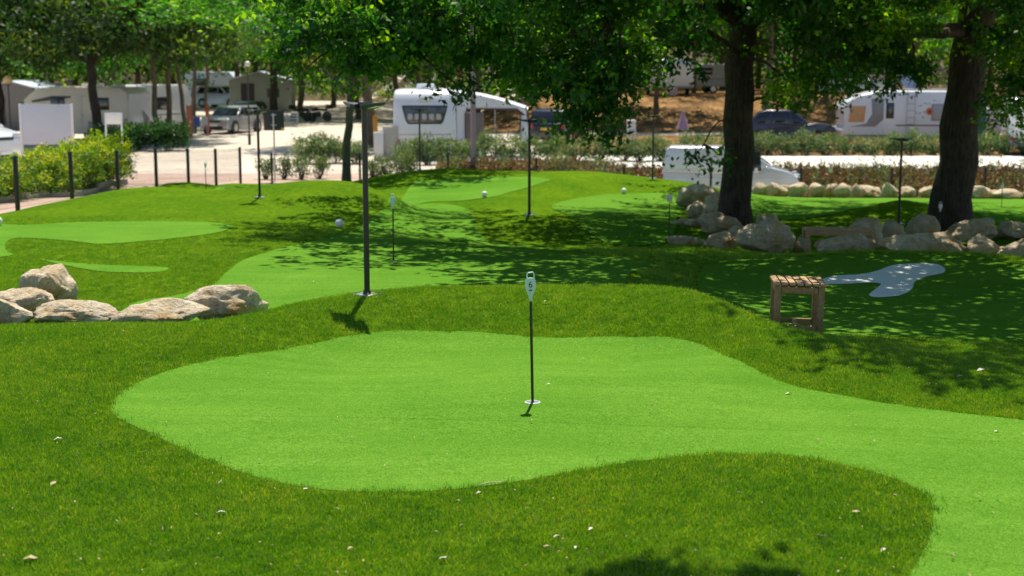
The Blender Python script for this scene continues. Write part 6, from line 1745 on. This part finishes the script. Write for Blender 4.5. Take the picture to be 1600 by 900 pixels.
def rack():
    Y = 75; z = zout(314, Y); t = thing('drying_rack', 'drying rack with blue and white towels beside the orange boards', 'drying rack', (Xat(314, Y, z), Y, z), .2)
    for s in (-1, 1): MB().tube([(s * .35, -.25, 0), (s * .35, .25, 1.0)], .015, 5).build('leg', M_ZINC, t); MB().tube([(s * .35, .25, 0), (s * .35, -.25, 1.0)], .015, 5).build('leg', M_ZINC, t)
    for k in range(4): MB().tube([(-.5, -.22 + k * .15, 1.0), (.5, -.22 + k * .15, 1.0)], .01, 5).build('bar', M_ZINC, t)
    MB().box((-.18, -.24, .76), (.34, .02, .48)).build('towel', paint('blue towel', (.06, .12, .40), .9), t); MB().box((.22, -.1, .78), (.3, .02, .42)).build('towel', paint('pale towel', (.55, .58, .66), .9), t)
rack()
def bin_(label, u, Y, vt, wpx, mat):
    z = zout(u, Y); x = Xat(u, Y, z); r = wpx / PM(Y, z) / 2; h = Zat(vt, Y) - z
    t = thing('litter_bin', label, 'bin', (x, Y, z))
    MB().tube([(0, 0, 0), (0, 0, h * .82)], [r * .8, r], 14).build('bin_body', mat, t, bevel=.01)
    MB().tube([(0, 0, h * .82), (0, 0, h * .95), (0, 0, h)], [r * 1.08, r * .9, r * .3], 14).build('lid', mat, t, smooth=True)
bin_('orange-yellow bin standing behind the stout leaning trunk', 587, 62, 178, 8, paint('orange yellow plastic', (.80, .32, .03), .4))
# pale parasol cloth beside the dry bank, green post and grey shed at the right
def parasol():
    Y = 72; z = zout(1064, Y); x = Xat(1066, Y, z); h = Zat(172, Y) - z
    t = thing('folded_parasol', 'half folded mauve parasol on the dry grass left of the oak', 'parasol', (x, Y, z))
    MB().tube([(0, 0, 0), (0, 0, h)], .02, 6).build('pole', M_ZINC, t)
    MB().tube([(.0, 0, h * .32), (.02, 0, h * .55), (0, 0, h * .98)], [.34, .24, .03], 8).build('cloth', paint('mauve cloth', (.42, .30, .40), .8), t, smooth=True)
parasol()
def green_post():
    Y = 60; z = zout(1528, Y); x = Xat(1528, Y, z); h = Zat(150, Y) - z
    t = thing('green_panel', 'dark green upright panel right of the black oak trunk', 'panel', (x, Y, z))
    MB().box((0, 0, h / 2), (.42, .08, h)).build('board', paint('teal green sheet', (.02, .13, .10), .5), t, bevel=.01)
    MB().tube([(.24, 0, 0), (.24, 0, h + .05)], .03, 6).build('post', M_DARKGREY, t)
green_post()
box_van('pale grey caravan behind the green panel at the right', 1568, 70, R(4), 3.2, 2.2, 168, paint('grey gelcoat', (.48, .49, .52), .4))
box_van('bluish white caravan cut by the right edge of the photo', 1612, 58, R(75), 4.2, 2.2, 152, M_OFFW)
box_van('white caravan on the terrace behind the hatchback', 1372, 108, R(10), 4.6, 2.3, 94, M_OFFW)
box_van('pale caravan on the terrace right of the box trailer', 1110, 99, R(5), 4.4, 2.3, 100, paint('grey gelcoat', (.48, .49, .52), .4))
box_van('white caravan behind the trees left of the motorbikes', 336, 138, R(-12), 5.0, 2.3, 112, M_OFFW)

# ------------------------------------------------------------------ floor of the wood and low undergrowth
M_FLOOR = mat_ground('leaf litter floor', [(0.3, (0.05, 0.035, 0.02)), (0.7, (0.17, 0.12, 0.07))], 2.5)
sheet('woodland_floor', lambda t: (t, 82, t, 240), M_FLOOR, -140, -27, 50, 60, 0.03)
sheet('woodland_floor', lambda t: (t, 132, t, 240), M_FLOOR, -26.9, 140, 60, 40, 0.03)
sheet('terrace_ground', lambda t: (t, 91.2, t, 131.8), M_DRY, -2, 90, 60, 20, 0.03)
g = np.random.default_rng(55)
n = 520
xx = np.concatenate([g.uniform(-60, -27, 200), g.uniform(-26, 8, 140), g.uniform(0, 60, 180)]); yy = np.concatenate([g.uniform(83, 96, 200), g.uniform(133, 146, 140), g.uniform(118, 131, 180)])
zz = Hout(xx, yy) + g.uniform(.1, 1.7, n)
tag(link('undergrowth', leaf_mesh('undergrowth', [leaf_cloud(np.stack([xx, yy, zz], -1), .9, 90, .26, 9, .8, twigs=5)], L_FAR)), 'low green undergrowth at the foot of the far wood', 'undergrowth', kind='stuff')
